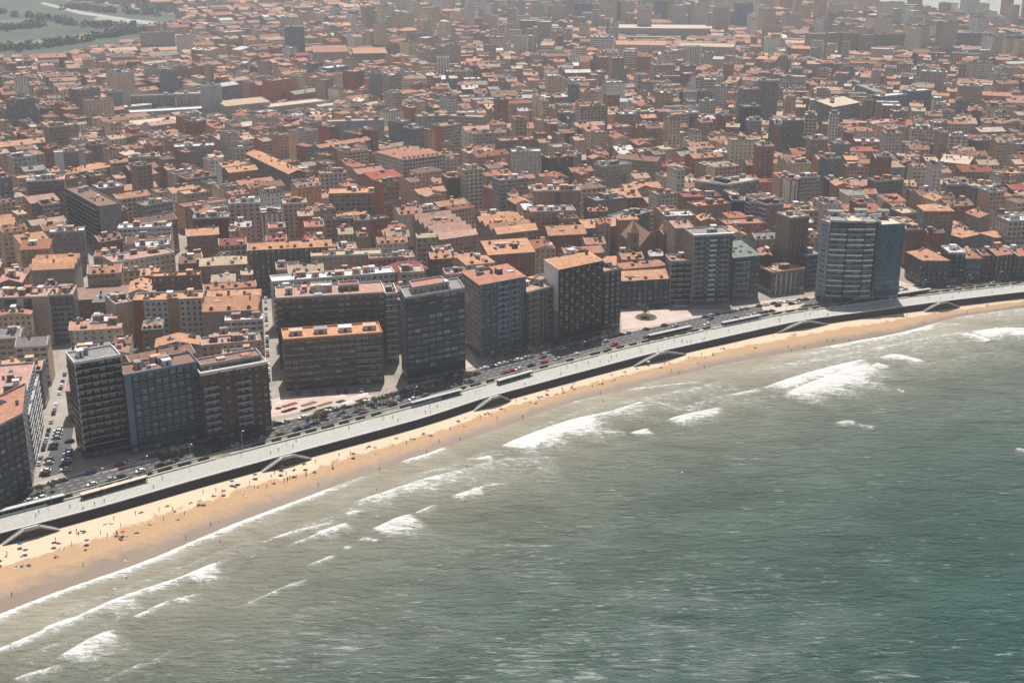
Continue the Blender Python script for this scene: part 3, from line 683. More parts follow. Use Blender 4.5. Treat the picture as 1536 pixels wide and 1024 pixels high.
tb(44, 406, 110, 403, 21, 30, 'grey', 'orange', 'multi', 'building with a blank grey front wall under a large orange roof', 'blank grey front under an orange gable', wp=(0, 0, 0), rise=5, nhut=1)
tb(-12, 449, 70, 446, 27, 18, 'darkbrown', 'pink', 'flat', 'dark block fronted by tall cream wall strips at the left edge', 'dark block with cream strips', pil=[(.45, 3.4, .03, 1, 'cream'), (.72, 5.0, .03, 1.02, 'beige'), (.88, 4.6, .03, 1.02, 'beige'), (.12, 3, .05, 1, 'grey')], nhut=5, win=('s', 9, 7, .5, .45))
tb(71, 445, 109, 443, 26, 17, 'charcoal', 'orange', 'flat', 'black balconied block with an orange-edged roof right of the cream strips', bal=[(.05, .95, 1, 8, 'grey', 1.2)], wp=(.6, .6, 0))
tb(104, 496, 134, 494, 17, 14, 'lightgrey', 'orange', 'gx', 'small pale house with an orange roof above the car-lined street', cat='house', name='house', win=('s', 5, 4, .5, .5))
tb(135, 486, 166, 484, 19, 12, 'white', 'white', 'flat', 'small white house with dark window bays by the car-lined street', cat='house', name='house', win=('d', 4, 4, .6, .6), nhut=2)
tb(-40, 345, 24, 338, 21, 26, 'taupe', 'orange', 'multi', 'low building with flat-pitched orange roofs at the left edge', rise=3)
tb(-60, 575, 42, 552, 25, 16, 'slate', 'orange', 'hip', 'low wing with an orange roof at the left edge behind the corner block')
tb(197, 548, 292, 530, 18, 14, 'brown', 'brown', 'gx', 'low dark roofed wing directly behind the slate gridded block', nch=6, ndorm=3)
tb(302, 520, 392, 512, 20, 12, 'pink', 'pink', 'flat', 'low pink-roofed wing with white awnings behind the brown balconied block', nhut=4)
tb(300, 400, 370, 396, 25, 16, 'taupe', 'tan', 'hip', 'building with a grey and tan hipped roof and twin gables', wp=(.6, .5, 0), rise=3, ndorm=2)
tb(306, 436, 384, 430, 22, 10, 'pink', 'terracotta', 'gx', 'building with a terracotta roof between tan gables and a broad orange roof', ndorm=4)
# --- centre
tb(605, 240, 668, 232, 25, 44, 'lightgrey', 'terracotta', 'hip', 'large white corner building with long rows of square windows under a brown-red mansard roof', 'white corner building with a brown-red mansard roof', da=127, rise=6, win=('d', 14, 5, .62, .55), side=(.7, .55, 0), trim='white', cat='hotel building', ndorm=9, nch=4, over=.3)
tb(493, 292, 590, 290, 27, 20, 'grey', 'orange', 'flat', 'wide building with a half blue half grey front and a flat orange roof', 'wide orange-roofed building with a half blue front', win=('s', 12, 7, .7, .6), pil=[(.02, 1, .1, 1, 'blue'), (.54, .6, .1, 1, 'grey'), (.98, .6, .1, 1, 'beige')], parcol='ochre')
tb(512, 333, 555, 331, 24, 14, 'taupe', 'brown', 'flat', 'taupe building with a sunken roof and a white awning on it', nhut=2, wp=(0, 0, 0))
tb(599, 323, 633, 320, 25, 14, 'lightgrey', 'terracotta', 'gx', 'building with a blank light grey wall under a speckled terracotta roof', 'blank light grey wall building', wp=(0, 0, 0), rise=3.5, ndorm=3)
tb(634, 317, 659, 315, 26, 12, 'purple', 'pink', 'flat', 'dark purple-brown block right of the blank light grey wall', wp=(.7, .6, 1))
tb(660, 360, 716, 352, 25, 62, 'taupe', 'pink', 'multi', 'long building with rippled pink-brown roofs along the diagonal dark street', 'long rippled roof by the diagonal street', da=110, rise=6, nch=9, ndorm=0, nhut=2)
tb(746, 352, 806, 345, 25, 44, 'taupe', 'orange', 'multi', 'building with a patchwork orange roof on the right side of the diagonal dark street', da=110, rise=5, nch=7, ndorm=0, nhut=2)
tb(733, 383, 802, 378, 25, 18, 'brick', 'orange', 'mono', 'dark brick block with white window frames under a sloping orange roof', 'dark brick block with a sloping orange roof', rise=4, win=('w', 10, 7, .4, .55), nch=2, nhut=2)
tb(672, 268, 697, 266, 30, 14, 'darkbrown', 'orange', 'flat', 'blank dark maroon wall building left of a cream and blue tower', wp=(0, 0, 0))
tb(697, 257, 724, 254, 36, 12, 'cream', 'white', 'flat', 'cream tower with a blue upper part and green-shaded balconies', 'cream and blue tower', cat='tower block', win=('s', 4, 10, .5, .5), bal=[(.1, .9, 3, 9, 'white', 1)], pil=[(0, .5, .1, 1, 'lightgrey'), (.95, .4, .1, 1, 'cream')])
tb(750, 272, 792, 268, 28, 14, 'slate', 'pink', 'flat', 'slate-coloured block with pale window bands between a cream tower and a white slab', wp=(.8, .5, 1))
tb(768, 229, 812, 228, 34, 12, 'lightgrey', 'white', 'flat', 'pale grey tower slab with faint vertical windows and a dark zigzag mark', 'pale grey tower slab', cat='tower block', wp=(.25, .5, 0))
tb(801, 288, 871, 287, 34, 16, 'taupe', 'pink', 'flat', 'big brown tower block with rounded corners and a blue-grey central strip', 'big brown tower with a blue-grey centre', cat='tower block', pil=[(.04, 1.5, .05, 1, 'beige'), (.3, 3.6, .05, 1.0, 'taupe'), (.46, 3.6, .05, .98, 'slate'), (.68, 3, .05, 1, 'taupe')], wp=(.4, .5, 0), nhut=4, nch=4)
tb(873, 284, 909, 281, 28, 14, 'cream', 'brown', 'hip', 'cream building with red window panels under a brown hipped roof', win=('b', 5, 6, .6, .5), rise=3)
tb(895, 303, 941, 298, 28, 18, 'taupe', 'grey', 'flat', 'blank taupe wall building with blue-grey railings around its flat roof', 'blank taupe building with blue-grey railings', wp=(0, 0, 0), parcol='blue', nhut=3)
tb(936, 330, 976, 318, 23, 14, 'slate', 'grey', 'flat', 'dark slate block behind the stone church', wp=(.4, .5, 0))
tb(926, 298, 962, 296, 22, 14, 'darkbrown', 'orange', 'mono', 'small building with a vivid orange sloping roof and a tall pale chimney block', 'vivid orange sloping roof', rise=4, nhut=1)
tb(823, 354, 879, 351, 23, 16, 'brick', 'orange', 'gx', 'brick building with an orange roof divided into five strips', 'five-strip orange roof', rise=4.2, win=('b', 9, 6, .4, .5))
tb(880, 343, 935, 338, 21, 13, 'slate', 'orange', 'mono', 'dark building with a folded orange roof', rise=2.5)
tb(905, 251, 948, 246, 28, 12, 'grey', 'green', 'flat', 'grey building with a pale green flat roof', wp=(.35, .5, 0))
tb(925, 238, 985, 243, 27, 14, 'taupe', 'brown', 'gx', 'long building with a plain brown roof slanting down to the right')
tb(820, 437, 806, 430, 10, 10, 'taupe', 'pink', 'hip', 'x') if False else None
tb(996, 353, 1015, 351, 30, 10, 'darkred', 'terracotta', 'gx', 'narrow dark red building between the church and a blank beige wall', wp=(.3, .4, 0))
tb(1013, 343, 1039, 341, 37, 18, 'beige', 'pink', 'gx', 'tall blank beige gable building behind the framed narrow seafront block', 'tall blank beige building', wp=(0, 0, 0), side=(0, 0, 0))
tb(936, 404, 1000, 398, 20, 12, 'taupe', 'terracotta', 'hip', 'building under a dull terracotta roof in front of the stone church')
tb(700, 398, 742, 394, 26, 16, 'cream', 'orange', 'hip', 'building with a light orange hipped roof behind the blue-striped seafront block', ndorm=2)
tb(848, 383, 905, 379, 24, 14, 'brick', 'terracotta', 'gx', 'building with a terracotta roof behind the black brick block')
# --- right
tb(1046, 311, 1097, 306, 30, 14, 'taupe', 'orange', 'flat', 'taupe block with an orange roof rim left of a plain navy wall', 'taupe block left of the navy wall', wp=(.35, .4, 0), parcol='terracotta')
tb(1098, 302, 1117, 302, 31, 14, NAVY, 'grey', 'flat', 'narrow plain navy blue wall block', 'plain navy block', wp=(0, 0, 0), side=(0, 0, 0))
tb(1118, 296, 1150, 309, 33, 13, 'taupe', 'brown', 'flat', 'angular block ringed by wavy grey-white balcony bands', 'block with wavy balcony bands', win=('b', 7, 9, .6, .5), bal=[(0, 1, 2, 11, 'white', 1.3)], nhut=1)
tb(1151, 308, 1176, 300, 33, 13, 'purple', 'brown', 'flat', 'purple-brown block joined to the wavy balcony bands', wp=(.85, .5, 1))
tb(1042, 272, 1090, 278, 30, 18, 'teal', 'pink', 'flat', 'teal-windowed block with a bright white curved roof edge', 'teal block with a white curved rim', wp=(.8, .6, 0), parcol='white')
tb(1090, 278, 1139, 270, 30, 18, 'slate', 'pale', 'flat', 'dark blue block continuing the white curved roof edge to the right', wp=(.8, .6, 0), parcol='white', cat='building')
tb(1181, 270, 1198, 269, 29, 10, 'slate', 'orange', 'mono', 'slim dark block with a white sloping top beside a purple one', wp=(.4, .4, 0))
tb(1200, 268, 1231, 266, 29, 12, 'purple', 'white', 'flat', 'purple-grey block with a white roof line', wp=(.8, .5, 1))
tb(1103, 231, 1132, 229, 25, 14, 'pink', 'tan', 'flat', 'pinkish block with a small grid of dark windows in front of a tan church-like roof', win=('d', 5, 4, .5, .5))
tb(1133, 228, 1180, 240, 20, 14, 'beige', 'terracotta', 'hip', 'building with a yellow-brown hipped roof in the leafy hollow')
tb(1213, 210, 1242, 208, 30, 10, 'slate', 'white', 'flat', 'small dark tower with a white right edge', pil=[(.95, 1, .05, 1.04, 'white')], wp=(0, 0, 0))
tb(1240, 239, 1262, 238, 33, 12, 'teal', 'orange', 'flat', 'dark teal tower with an orange roof disc', wp=(.5, .6, 0))
tb(1387, 317, 1431, 317, 36, 16, 'taupe', 'orange', 'hip', 'tall taupe block with few windows under an orange roof, behind the low seafront houses', 'tall taupe block behind the low seafront houses', cat='apartment block', win=('b', 6, 8, .35, .35), sidecol='grey', rise=3)
tb(1421, 278, 1463, 279, 30, 16, 'purple', 'pink', 'flat', 'purple brick block with a dense grid of tiny windows', win=('b', 9, 9, .5, .55), trim='lightgrey')
tb(1464, 282, 1502, 278, 31, 14, 'slate', 'tan', 'flat', 'blue-grey block with tall vertical ribs right of the purple brick block', wp=(.35, 1.0, 0))
tb(1513, 333, 1562, 331, 31, 14, 'lightgrey', 'white', 'flat', 'light grey block with a square window grid at the right edge', win=('b', 7, 9, .6, .55), trim='lightgrey')
tb(1443, 357, 1472, 351, 18, 18, 'grey', 'orange', 'hip', 'small grey house under a pale orange hipped roof near the right edge', cat='house', name='house')
tb(1494, 357, 1514, 354, 20, 14, 'grey', 'orange', 'hip', 'small grey house under a golden orange roof beside the light grey gridded block', cat='house', name='house')
tb(1432, 345, 1452, 342, 18, 12, 'brick', 'terracotta', 'mono', 'small house with a terracotta sloping roof behind the seafront row', cat='house', name='house')
tb(1361, 346, 1386, 345, 24, 14, 'brown', 'grey', 'flat', 'brown block with a single white roof beam beside the big curved tower', wp=(.3, .3, 0))
tb(1410, 243, 1453, 247, 22, 16, 'pink', 'pale', 'mono', 'long low building with a bright peach sloping roof', rise=3.5)
tb(1315, 273, 1356, 270, 26, 12, 'darkbrown', 'terracotta', 'flat', 'dark brown block with thin vertical ribs under a terracotta rim', wp=(.5, 1.0, 0), pitch=2)
tb(1324, 252, 1358, 251, 28, 12, 'blue', 'tan', 'hip', 'blue-windowed block with a small tan spire roof and a maroon right wall', rise=4)
tb(1283, 213, 1335, 214, 24, 14, 'brick', 'white', 'flat', 'red brick block with a curved bright white roof line', wp=(.5, .5, 0), parcol='white')
tb(1424, 205, 1452, 206, 30, 12, 'cream', 'white', 'flat', 'white striped tower with dark balcony recesses near the right edge', win=('d', 3, 8, .7, .5), cat='tower block')
tb(1465, 212, 1510, 208, 26, 12, 'slate', 'pink', 'flat', 'dark blue block with pale lattice windows near the right edge', wp=(.7, .6, 0), trim='lightgrey')
tb(1500, 262, 1560, 260, 27, 14, 'taupe', 'orange', 'flat', 'block with a blue window strip under orange roofs at the right edge', wp=(.5, .5, 0))
# --- far
FT = 'far tower blocks in the haze'
def ft(*a, **k):
    k.setdefault('group', FT); k.setdefault('cat', 'tower block'); k.setdefault('name', 'tower_block'); k.setdefault('nch', 0); k.setdefault('nhut', 1); k.setdefault('nant', 0)
    return tb(*a, **k)
ft(1141, 122, 1168, 122, 56, 14, 'taupe', 'grey', 'flat', 'tallest grey-brown tower of the dark cluster in the middle distance', wp=(.5, .6, 0))
ft(1117, 135, 1140, 134, 50, 14, 'taupe', 'grey', 'flat', 'taupe tower behind a navy blue one in the dark cluster')
ft(1117, 161, 1141, 160, 37, 12, NAVY, 'grey', 'flat', 'navy blue tower at the foot of the dark tower cluster', wp=(.2, .4, 0))
ft(1161, 182, 1206, 181, 30, 14, 'teal', 'tan', 'flat', 'grey-green block with scalloped tan roof edge', nhut=3)
ft(1225, 152, 1249, 154, 36, 14, 'grey', 'tan', 'flat', 'plain grey tower left of one with a pale triangular roof')
ft(1250, 161, 1290, 154, 34, 20, 'grey', 'pale', 'mono', 'grey tower with a pale triangular roof', rise=4)
ft(1282, 127, 1313, 139, 34, 12, 'teal', 'grey', 'flat', 'slab seen at an angle with a white end wall', sidecol='white', side=(0, 0, 0))
ft(1321, 146, 1362, 142, 32, 14, 'blue', 'white', 'flat', 'blue-grey slab right of the white end wall')
ft(1366, 138, 1398, 136, 34, 14, 'slate', 'white', 'flat', 'dark blue tower with a curved white roof line')
ft(1056, 153, 1074, 152, 34, 12, 'cream', 'white', 'flat', 'cream twin tower left of the dark cluster')
ft(1019, 139, 1053, 138, 32, 12, 'white', 'grey', 'flat', 'white tower edged with two dark red strips', pil=[(0, 4, .1, 1, 'darkred'), (.8, 3, .1, 1, 'darkred')])
ft(1007, 171, 1048, 169, 28, 12, 'slate', 'white', 'flat', 'dark block with white cantilevered roof slabs', parcol='white')
ft(940, 169, 975, 168, 26, 12, 'teal', 'tan', 'flat', 'dull green block with a tan flat roof')
ft(840, 170, 880, 169, 28, 12, 'slate', 'pale', 'flat', 'dark slab with a pale roof in the middle distance')
ft(492, 184, 576, 181, 32, 14, 'lightgrey', 'tan', 'flat', 'long white slab with faint vertical windows in the middle distance', 'long white slab', wp=(.3, .5, 0), nhut=4)
ft(627, 176, 672, 174, 31, 14, 'beige', 'tan', 'flat', 'left half of a beige pair of slabs with scalloped tops', nhut=3)
ft(673, 175, 724, 177, 31, 14, 'beige', 'tan', 'flat', 'right half of a beige pair of slabs with scalloped tops', nhut=3)
ft(480, 223, 556, 210, 23, 12, 'blue', 'terracotta', 'gx', 'blue-windowed long block under a narrow terracotta roof', rise=2)
def wh(*a, **k): return ft(*a, cat='warehouse', name='warehouse', group='sheds and halls', nch0=0, **k) if False else ft(*a, **dict(k, cat='warehouse', name='warehouse', group='sheds and halls', nhut=0))
wh(205, 189, 308, 179, 12, 36, 'cream', 'pale', 'flat', 'long hall with a pale yellow flat roof', wp=(0, 0, 0))
wh(195, 170, 318, 163, 9, 20, 'grey', 'white', 'flat', 'long shed with a blue-white roof', wp=(0, 0, 0))
wh(338, 160, 405, 153, 14, 40, 'beige', 'tan', 'gx', 'hall with a curved yellow-brown roof', wp=(0, 0, 0), rise=3)
wh(405, 162, 492, 152, 10, 26, 'beige', 'pale', 'flat', 'long low shed with a yellow roof beside the curved hall', wp=(0, 0, 0))
ft(196, 145, 262, 143, 20, 12, 'grey', 'grey', 'flat', 'grey slab row behind the long sheds')
ft(264, 142, 300, 141, 22, 12, 'taupe', 'white', 'flat', 'ribbed taupe slab behind the long sheds', wp=(.4, 1, 0))
ft(300, 130, 332, 129, 34, 12, 'lightgrey', 'grey', 'flat', 'plain light grey block with a small gabled top behind the long sheds', wp=(0, 0, 0))
wh(928, 43, 1062, 44, 18, 80, 'beige', 'pale', 'flat', 'long beige stadium wall in the far haze')
wh(1016, 70, 1100, 72, 20, 60, 'beige', 'tan', 'flat', 'beige hall with a rounded end in front of the stadium wall')
wh(470, 79, 520, 78, 18, 50, 'pink', 'terracotta', 'gx', 'institution with a red-brown gabled roof in the far town', rise=7)
wh(530, 81, 579, 80, 16, 40, 'brown', 'orange', 'gx', 'hall with a bright tan roof beside the red-brown gabled institution', rise=6)
wh(464, 100, 535, 101, 8, 30, 'beige', 'terracotta', 'flat', 'low terracotta-roofed wing in front of the institution')
ft(429, 41, 456, 40, 52, 14, 'teal', 'white', 'flat', 'lone grey-green tower with a white roof line in the far left town')
ft(212, 50, 262, 48, 30, 14, 'taupe', 'grey', 'flat', 'wide taupe slab below the fields')
ft(265, 55, 295, 54, 30, 12, 'white', 'grey', 'flat', 'white slab right of the wide taupe one below the fields')
ft(1216, 52, 1262, 50, 42, 14, 'beige', 'tan', 'flat', 'left one of three beige towers in the far right haze')
ft(1264, 50, 1286, 50, 44, 14, 'ochre', 'tan', 'flat', 'ochre middle tower of the beige trio in the far right haze')
ft(1288, 54, 1313, 53, 40, 14, 'beige', 'green', 'flat', 'right tower of the beige trio with a green roof edge')
ft(1316, 52, 1360, 51, 38, 14, 'taupe', 'red', 'flat', 'taupe tower with a reddish roof right of the beige trio')
ft(1437, 50, 1471, 50, 36, 14, 'taupe', 'white', 'flat', 'dark taupe tower with a white roof line at the far right')
ft(1474, 51, 1490, 51, 34, 14, 'lightgrey', 'white', 'flat', 'thin pale tower between two darker ones at the far right')
ft(1494, 54, 1540, 54, 34, 14, 'teal', 'grey', 'flat', 'green-grey slab at the far right edge')
ft(1392, 80, 1528, 84, 17, 12, 'brick', 'pale', 'flat', 'very long low red-brown wall block with a pale roof line at the far right')

for k_, (x_, y_, w_) in enumerate([(772, 4, 16), (797, 9, 20), (834, 2, 18), (866, 6, 22), (905, 12, 17), (932, 4, 20), (962, 14, 16), (986, 2, 22), (1014, 10, 15), (1042, 6, 22), (1076, 12, 18), (1108, 6, 22), (1146, 14, 18), (1180, 22, 24)]):
    ft(x_, y_, x_ + w_, y_ - .5, 48, 16, ('lightgrey', 'cream', 'beige', 'blue')[k_ % 4], 'grey', 'flat', 'pale hazy tower, number %s from the left in the row along the top edge' % ('one two three four five six seven eight nine ten eleven twelve thirteen fourteen'.split()[k_]), wp=(.3, .5, 0))
tb(369, 231, 434, 262, 22, 14, 'darkbrown', 'orange', 'gx', 'long dark building with a bright orange roof running diagonally down to the right', rise=2.5, nch=5)
tb(262, 222, 322, 219, 28, 14, 'purple', 'white', 'flat', 'purple-grey block with white rooftop rooms left of the diagonal orange roof', wp=(.4, .5, 0), nhut=3)
tb(480, 262, 520, 260, 24, 12, 'lightgrey', 'terracotta', 'flat', 'pale block with many dark windows left of the white corner building', win=('d', 6, 6, .5, .5))
# --- the stone church
def church():
    h = 20; A = gp(958, 372, G0 + h); a = R(14)
    o = root('church', (A.x, A.y, G0), a); tag(o, 'brown stone church with a pointed gable front, arched window and square towers', 'church')
    LM.append((978, 370, 'stone church'))
    st = (.28, .22, .16)
    bw, br = MB(), MB(); shell(bw, br, 15, 34, h, st, C['beige'], 'gy', RC['brown'], (0, 0, 0), 3, (.35, .8, 0), 9, 2, .3, False)
    bw.build('nave', o); br.build('roof', o)
    for x in (-6, 15.2):
        b = MB(); b.box(0, 5.6, -1, 5, 0, 30, 'plain', st); t = b.build('tower', o); t.location = (x, 0, 0)
        s = MB(); s.face([(-.3, -1.3, 30), (5.9, -1.3, 30), (2.8, 2, 37)], 'tiles', RC['orange'])
        for p, q in (((5.9, -1.3), (5.9, 5.3)), ((5.9, 5.3), (-.3, 5.3)), ((-.3, 5.3), (-.3, -1.3))): s.face([(*p, 30), (*q, 30), (2.8, 2, 37)], 'tiles', RC['orange'])
        s.build('spire', t)
        for z in (24, 17):
            w = MB(); pts = [(1.9, -1.06, z), (3.7, -1.06, z), (3.7, -1.06, z + 2.6), (2.8, -1.06, z + 4), (1.9, -1.06, z + 2.6)]
            w.face(pts, 'glass', (.02, .02, .02)); w.build('belfry_opening', t)
    w = MB(); w.face([(5.4, -.06, 7), (9.6, -.06, 7), (9.6, -.06, 14), (7.5, -.06, 18), (5.4, -.06, 14)], 'glass', (.02, .02, .025)); w.build('arched_window', o)
    w = MB(); w.box(4.9, 5.38, -.3, 0, 6, 15, 'plain', C['beige']); w.box(9.62, 10.1, -.3, 0, 6, 15, 'plain', C['beige']); w.build('window_surround', o)
    mark(A.x, A.y, 27, 36, a, 0, g=2)
church()

# ================================================================== COAST LINES (pixels traced on the photograph, turned into ground points)
def line(pts, z): return np.array([tuple(gp(x, y, z)[:2]) for x, y in pts])
EDGE = line([(-320, 893), (-150, 840), (0, 800), (63, 784), (175, 754), (273, 725), (400, 690), (536, 654), (640, 626), (729, 596), (780, 583), (857, 562), (974, 531), (1140, 494), (1201, 481), (1305, 467), (1408, 453), (1536, 438), (1700, 424), (1900, 412)], G0)
WATER = line([(-330, 1080), (-150, 985), (0, 922), (95, 885), (215, 845), (350, 787), (450, 750), (570, 705), (672, 669), (760, 638), (850, 605), (935, 583), (1010, 564), (1100, 543), (1211, 524), (1352, 500), (1422, 478), (1536, 461), (1700, 438), (1900, 420)], 0.0)
def resample(P, n, smooth=3):
    s = np.r_[0, np.cumsum(np.hypot(*np.diff(P, axis=0).T))]
    t = np.linspace(0, s[-1], n); Q = np.c_[np.interp(t, s, P[:, 0]), np.interp(t, s, P[:, 1])]
    k = max(1, smooth)
    for _ in range(3):
        K = np.ones(2 * k + 1) / (2 * k + 1)
        Q = np.c_[np.convolve(np.pad(Q[:, 0], k, mode='reflect', reflect_type='odd'), K, 'valid'), np.convolve(np.pad(Q[:, 1], k, mode='reflect', reflect_type='odd'), K, 'valid')]
    return Q
NE = 400
E1 = resample(EDGE, NE, 4)                                   # seaward edge of the promenade
T_ = np.gradient(E1, axis=0); T_ /= np.hypot(T_[:, 0], T_[:, 1])[:, None]
N_ = np.c_[-T_[:, 1], T_[:, 0]]                              # inland normal
if N_[NE // 2, 1] < 0: N_ = -N_
def off(d): return E1 + N_ * d
def strip(name, d0, d1, z, mat, thick=None, i0=0, i1=NE, label=None):
    a, b = off(d0)[i0:i1], off(d1)[i0:i1]
    me = bpy.data.meshes.new(name); n = len(a)
    vs = [(p[0], p[1], z) for p in a] + [(p[0], p[1], z) for p in b]
    fs = [(i, i + 1, n + i + 1, n + i) for i in range(n - 1)]
    if thick:
        vs += [(p[0], p[1], z - thick) for p in a] + [(p[0], p[1], z - thick) for p in b]
        fs += [(2 * n + i, 2 * n + i + 1, i + 1, i) for i in range(n - 1)] + [(n + i, n + i + 1, 3 * n + i + 1, 3 * n + i) for i in range(n - 1)]
        fs += [(0, n, 3 * n, 2 * n), (2 * n - 1, n - 1, 3 * n - 1, 4 * n - 1)]
    me.from_pydata(vs, [], fs); me.materials.append(mat); me.update()
    o = bpy.data.objects.new(name, me); COL.objects.link(o)
    return o
def edge_at(px):
    """station index where the promenade edge crosses the picture column px"""
    best = min(range(NE), key=lambda i: abs(proj((E1[i, 0], E1[i, 1], G0))[0] - px)); return best
def dist_line(P, X, Y):
    """distance of the grid points to a polyline, signed positive to the left of its direction, and arc position"""
    D = np.full(X.shape, 1e9); S_ = np.zeros(X.shape); A = np.zeros(X.shape); s = 0
    for (x0, y0), (x1, y1) in zip(P[:-1], P[1:]):
        dx, dy = x1 - x0, y1 - y0; L = math.hypot(dx, dy) + 1e-9
        t = np.clip(((X - x0) * dx + (Y - y0) * dy) / L ** 2, 0, 1)
        d = np.hypot(X - x0 - t * dx, Y - y0 - t * dy); m = d < D
        D[m] = d[m]; S_[m] = np.sign((dx * (Y - y0) - dy * (X - x0)))[m]; A[m] = (s + t * L)[m]; s += L
    return D * S_, A, s

# ------------------------------------------------------------------ ground materials
def mat_sand():
    t = NT('sand'); wet = t.attr('wet').outputs['Fac']
    n = t.noise(.09, t.scaled(t.pos(), 1, 1, 1, R(-35)), 5, .6, 1.5); n2 = t.noise(1.2, t.pos(), 5, .7)
    w = t.ramp(t.math('ADD', wet, t.math('MULTIPLY_ADD', n, .5, -.25)), .30, .36)
    w2 = t.ramp(t.math('ADD', wet, t.math('MULTIPLY_ADD', n, .5, -.25)), .58, .80)
    c = t.mix(w, (.61, .47, .33, 1), (.42, .27, .155, 1)); c = t.mix(w2, c, (.20, .145, .10, 1))
    c = t.mix(1.0, c, t.grey(t.ramp(n2, .25, .75, .80, 1.18)), 'MULTIPLY')
    n3 = t.noise(.35, t.scaled(t.pos(), .5, 2.2, 1, R(-35)), 4, .6)
    c = t.mix(t.ramp(n3, .55, .75, 0, .35), c, t.mix(1.0, c, (.7, .62, .58, 1), 'MULTIPLY'))
    t.l(c, t.b.inputs['Base Color']); t.l(t.ramp(w2, 0, 1, .95, .45), t.b.inputs['Roughness'])
    bp_ = t.n('Bump'); bp_.inputs['Strength'].default_value = .6; bp_.inputs['Distance'].default_value = .2; t.l(n2, bp_.inputs['Height']); t.l(bp_.outputs[0], t.b.inputs['Normal'])
    return t.m
def mat_paving():
    t = NT('pale_paving')
    n = t.noise(.5, t.pos(), 5, .65); n2 = t.noise(5, t.pos(), 3)
    b = t.n('TexBrick'); b.inputs['Scale'].default_value = .25; b.inputs['Mortar Size'].default_value = .012; t.l(t.scaled(t.pos(), 1, 1, 1, R(-34)), b.inputs['Vector'])
    b.inputs['Color1'].default_value = (.37, .36, .325, 1); b.inputs['Color2'].default_value = (.40, .39, .355, 1); b.inputs['Mortar'].default_value = (.35, .355, .34, 1)
    c = t.mix(1.0, b.outputs[0], t.grey(t.math('MULTIPLY', t.ramp(n, .3, .7, .84, 1.1), t.ramp(n2, .3, .7, .94, 1.06))), 'MULTIPLY')
    t.l(c, t.b.inputs['Base Color']); t.b.inputs['Roughness'].default_value = .8
    return t.m
def mat_ground(name, a, b, sc_=.05, rough=.9):
    t = NT(name); n = t.noise(sc_, t.pos(), 6, .65); n2 = t.noise(1.5, t.pos(), 4, .6)
    c = t.mix(t.ramp(n, .35, .65), (*a, 1), (*b, 1)); c = t.mix(1.0, c, t.grey(t.ramp(n2, .3, .7, .82, 1.15)), 'MULTIPLY')
    t.l(c, t.b.inputs['Base Color']); t.b.inputs['Roughness'].default_value = rough
    return t.m
MS = dict(sand=mat_sand(), pave=mat_paving(), asphalt=mat_ground('asphalt', (.055, .055, .055), (.085, .082, .078)), town=mat_ground('town_ground', (.24, .20, .165), (.34, .29, .24), .08),
          walk=mat_ground('pavement_slabs', (.34, .29, .25), (.45, .38, .33), .15), plaza=mat_ground('plaza_slabs', (.44, .35, .30), (.54, .44, .38), .15), lit=mat_ground('street_surface', (.36, .32, .27), (.25, .225, .20), .1),
          field=mat_ground('fields', (.03, .045, .028), (.07, .08, .045), .006), garden=mat_ground('gardens', (.12, .13, .07), (.28, .24, .17), .2), wallm=mat_plain('sea_wall_stone', (.12, .105, .10), .9, .3, .6), white=mat_plain('white_render', (.62, .62, .60), .6, .1, .8),
          grey=mat_plain('grey_metal', (.35, .35, .35), .4, .1, .8), mark=mat_plain('road_paint', (.7, .7, .68), .7, .15, 2))

# ------------------------------------------------------------------ town ground: one sheet to beyond the frame, its seaward edge on the promenade line
def sheet(name, pts2, z, mat, kind='structure'):
    bm = bmesh.new(); vs = [bm.verts.new((x, y, z)) for x, y in pts2]; f = bm.faces.new(vs)
    if f.normal.z < 0: f.normal_flip()
    bmesh.ops.triangulate(bm, faces=bm.faces[:]); me = bpy.data.meshes.new(name); bm.to_mesh(me); bm.free(); me.materials.append(mat)
    o = bpy.data.objects.new(name, me); COL.objects.link(o); o['kind'] = kind; return o
inner = off(6)
sheet('town_ground', [tuple(p) for p in inner] + [(2600, inner[-1][1] + 200), (3000, 6500), (-3000, 6500), (-2600, inner[0][1])], G0, MS['town'])
o = strip('promenade', 0, 13.2, G0 + .15, MS['pave'], .15); o['kind'] = 'structure'
o = strip('garden_strip', 13.2, 19, G0 + .03, MS['garden']); o['kind'] = 'structure'
o = strip('seafront_road', 19, 34, G0 + .008, MS['asphalt']); o['kind'] = 'structure'
o = strip('pavement', 34, 37, G0 + .12, MS['walk'], .12); o['kind'] = 'structure'
# lane markings
b = MB(); c1 = off(24.2); c2 = off(24.4); 
for d_ in (23.0, 26.5, 30.0):
    a_, b_ = off(d_), off(d_ + .18)
    for i in range(0, NE - 2, 2):
        b.face([(*a_[i], G0 + .014), (*a_[i + 1], G0 + .014), (*b_[i + 1], G0 + .014), (*b_[i], G0 + .014)], 'plain', (.7, .7, .68))
o = b.build('road_markings'); o['kind'] = 'structure'

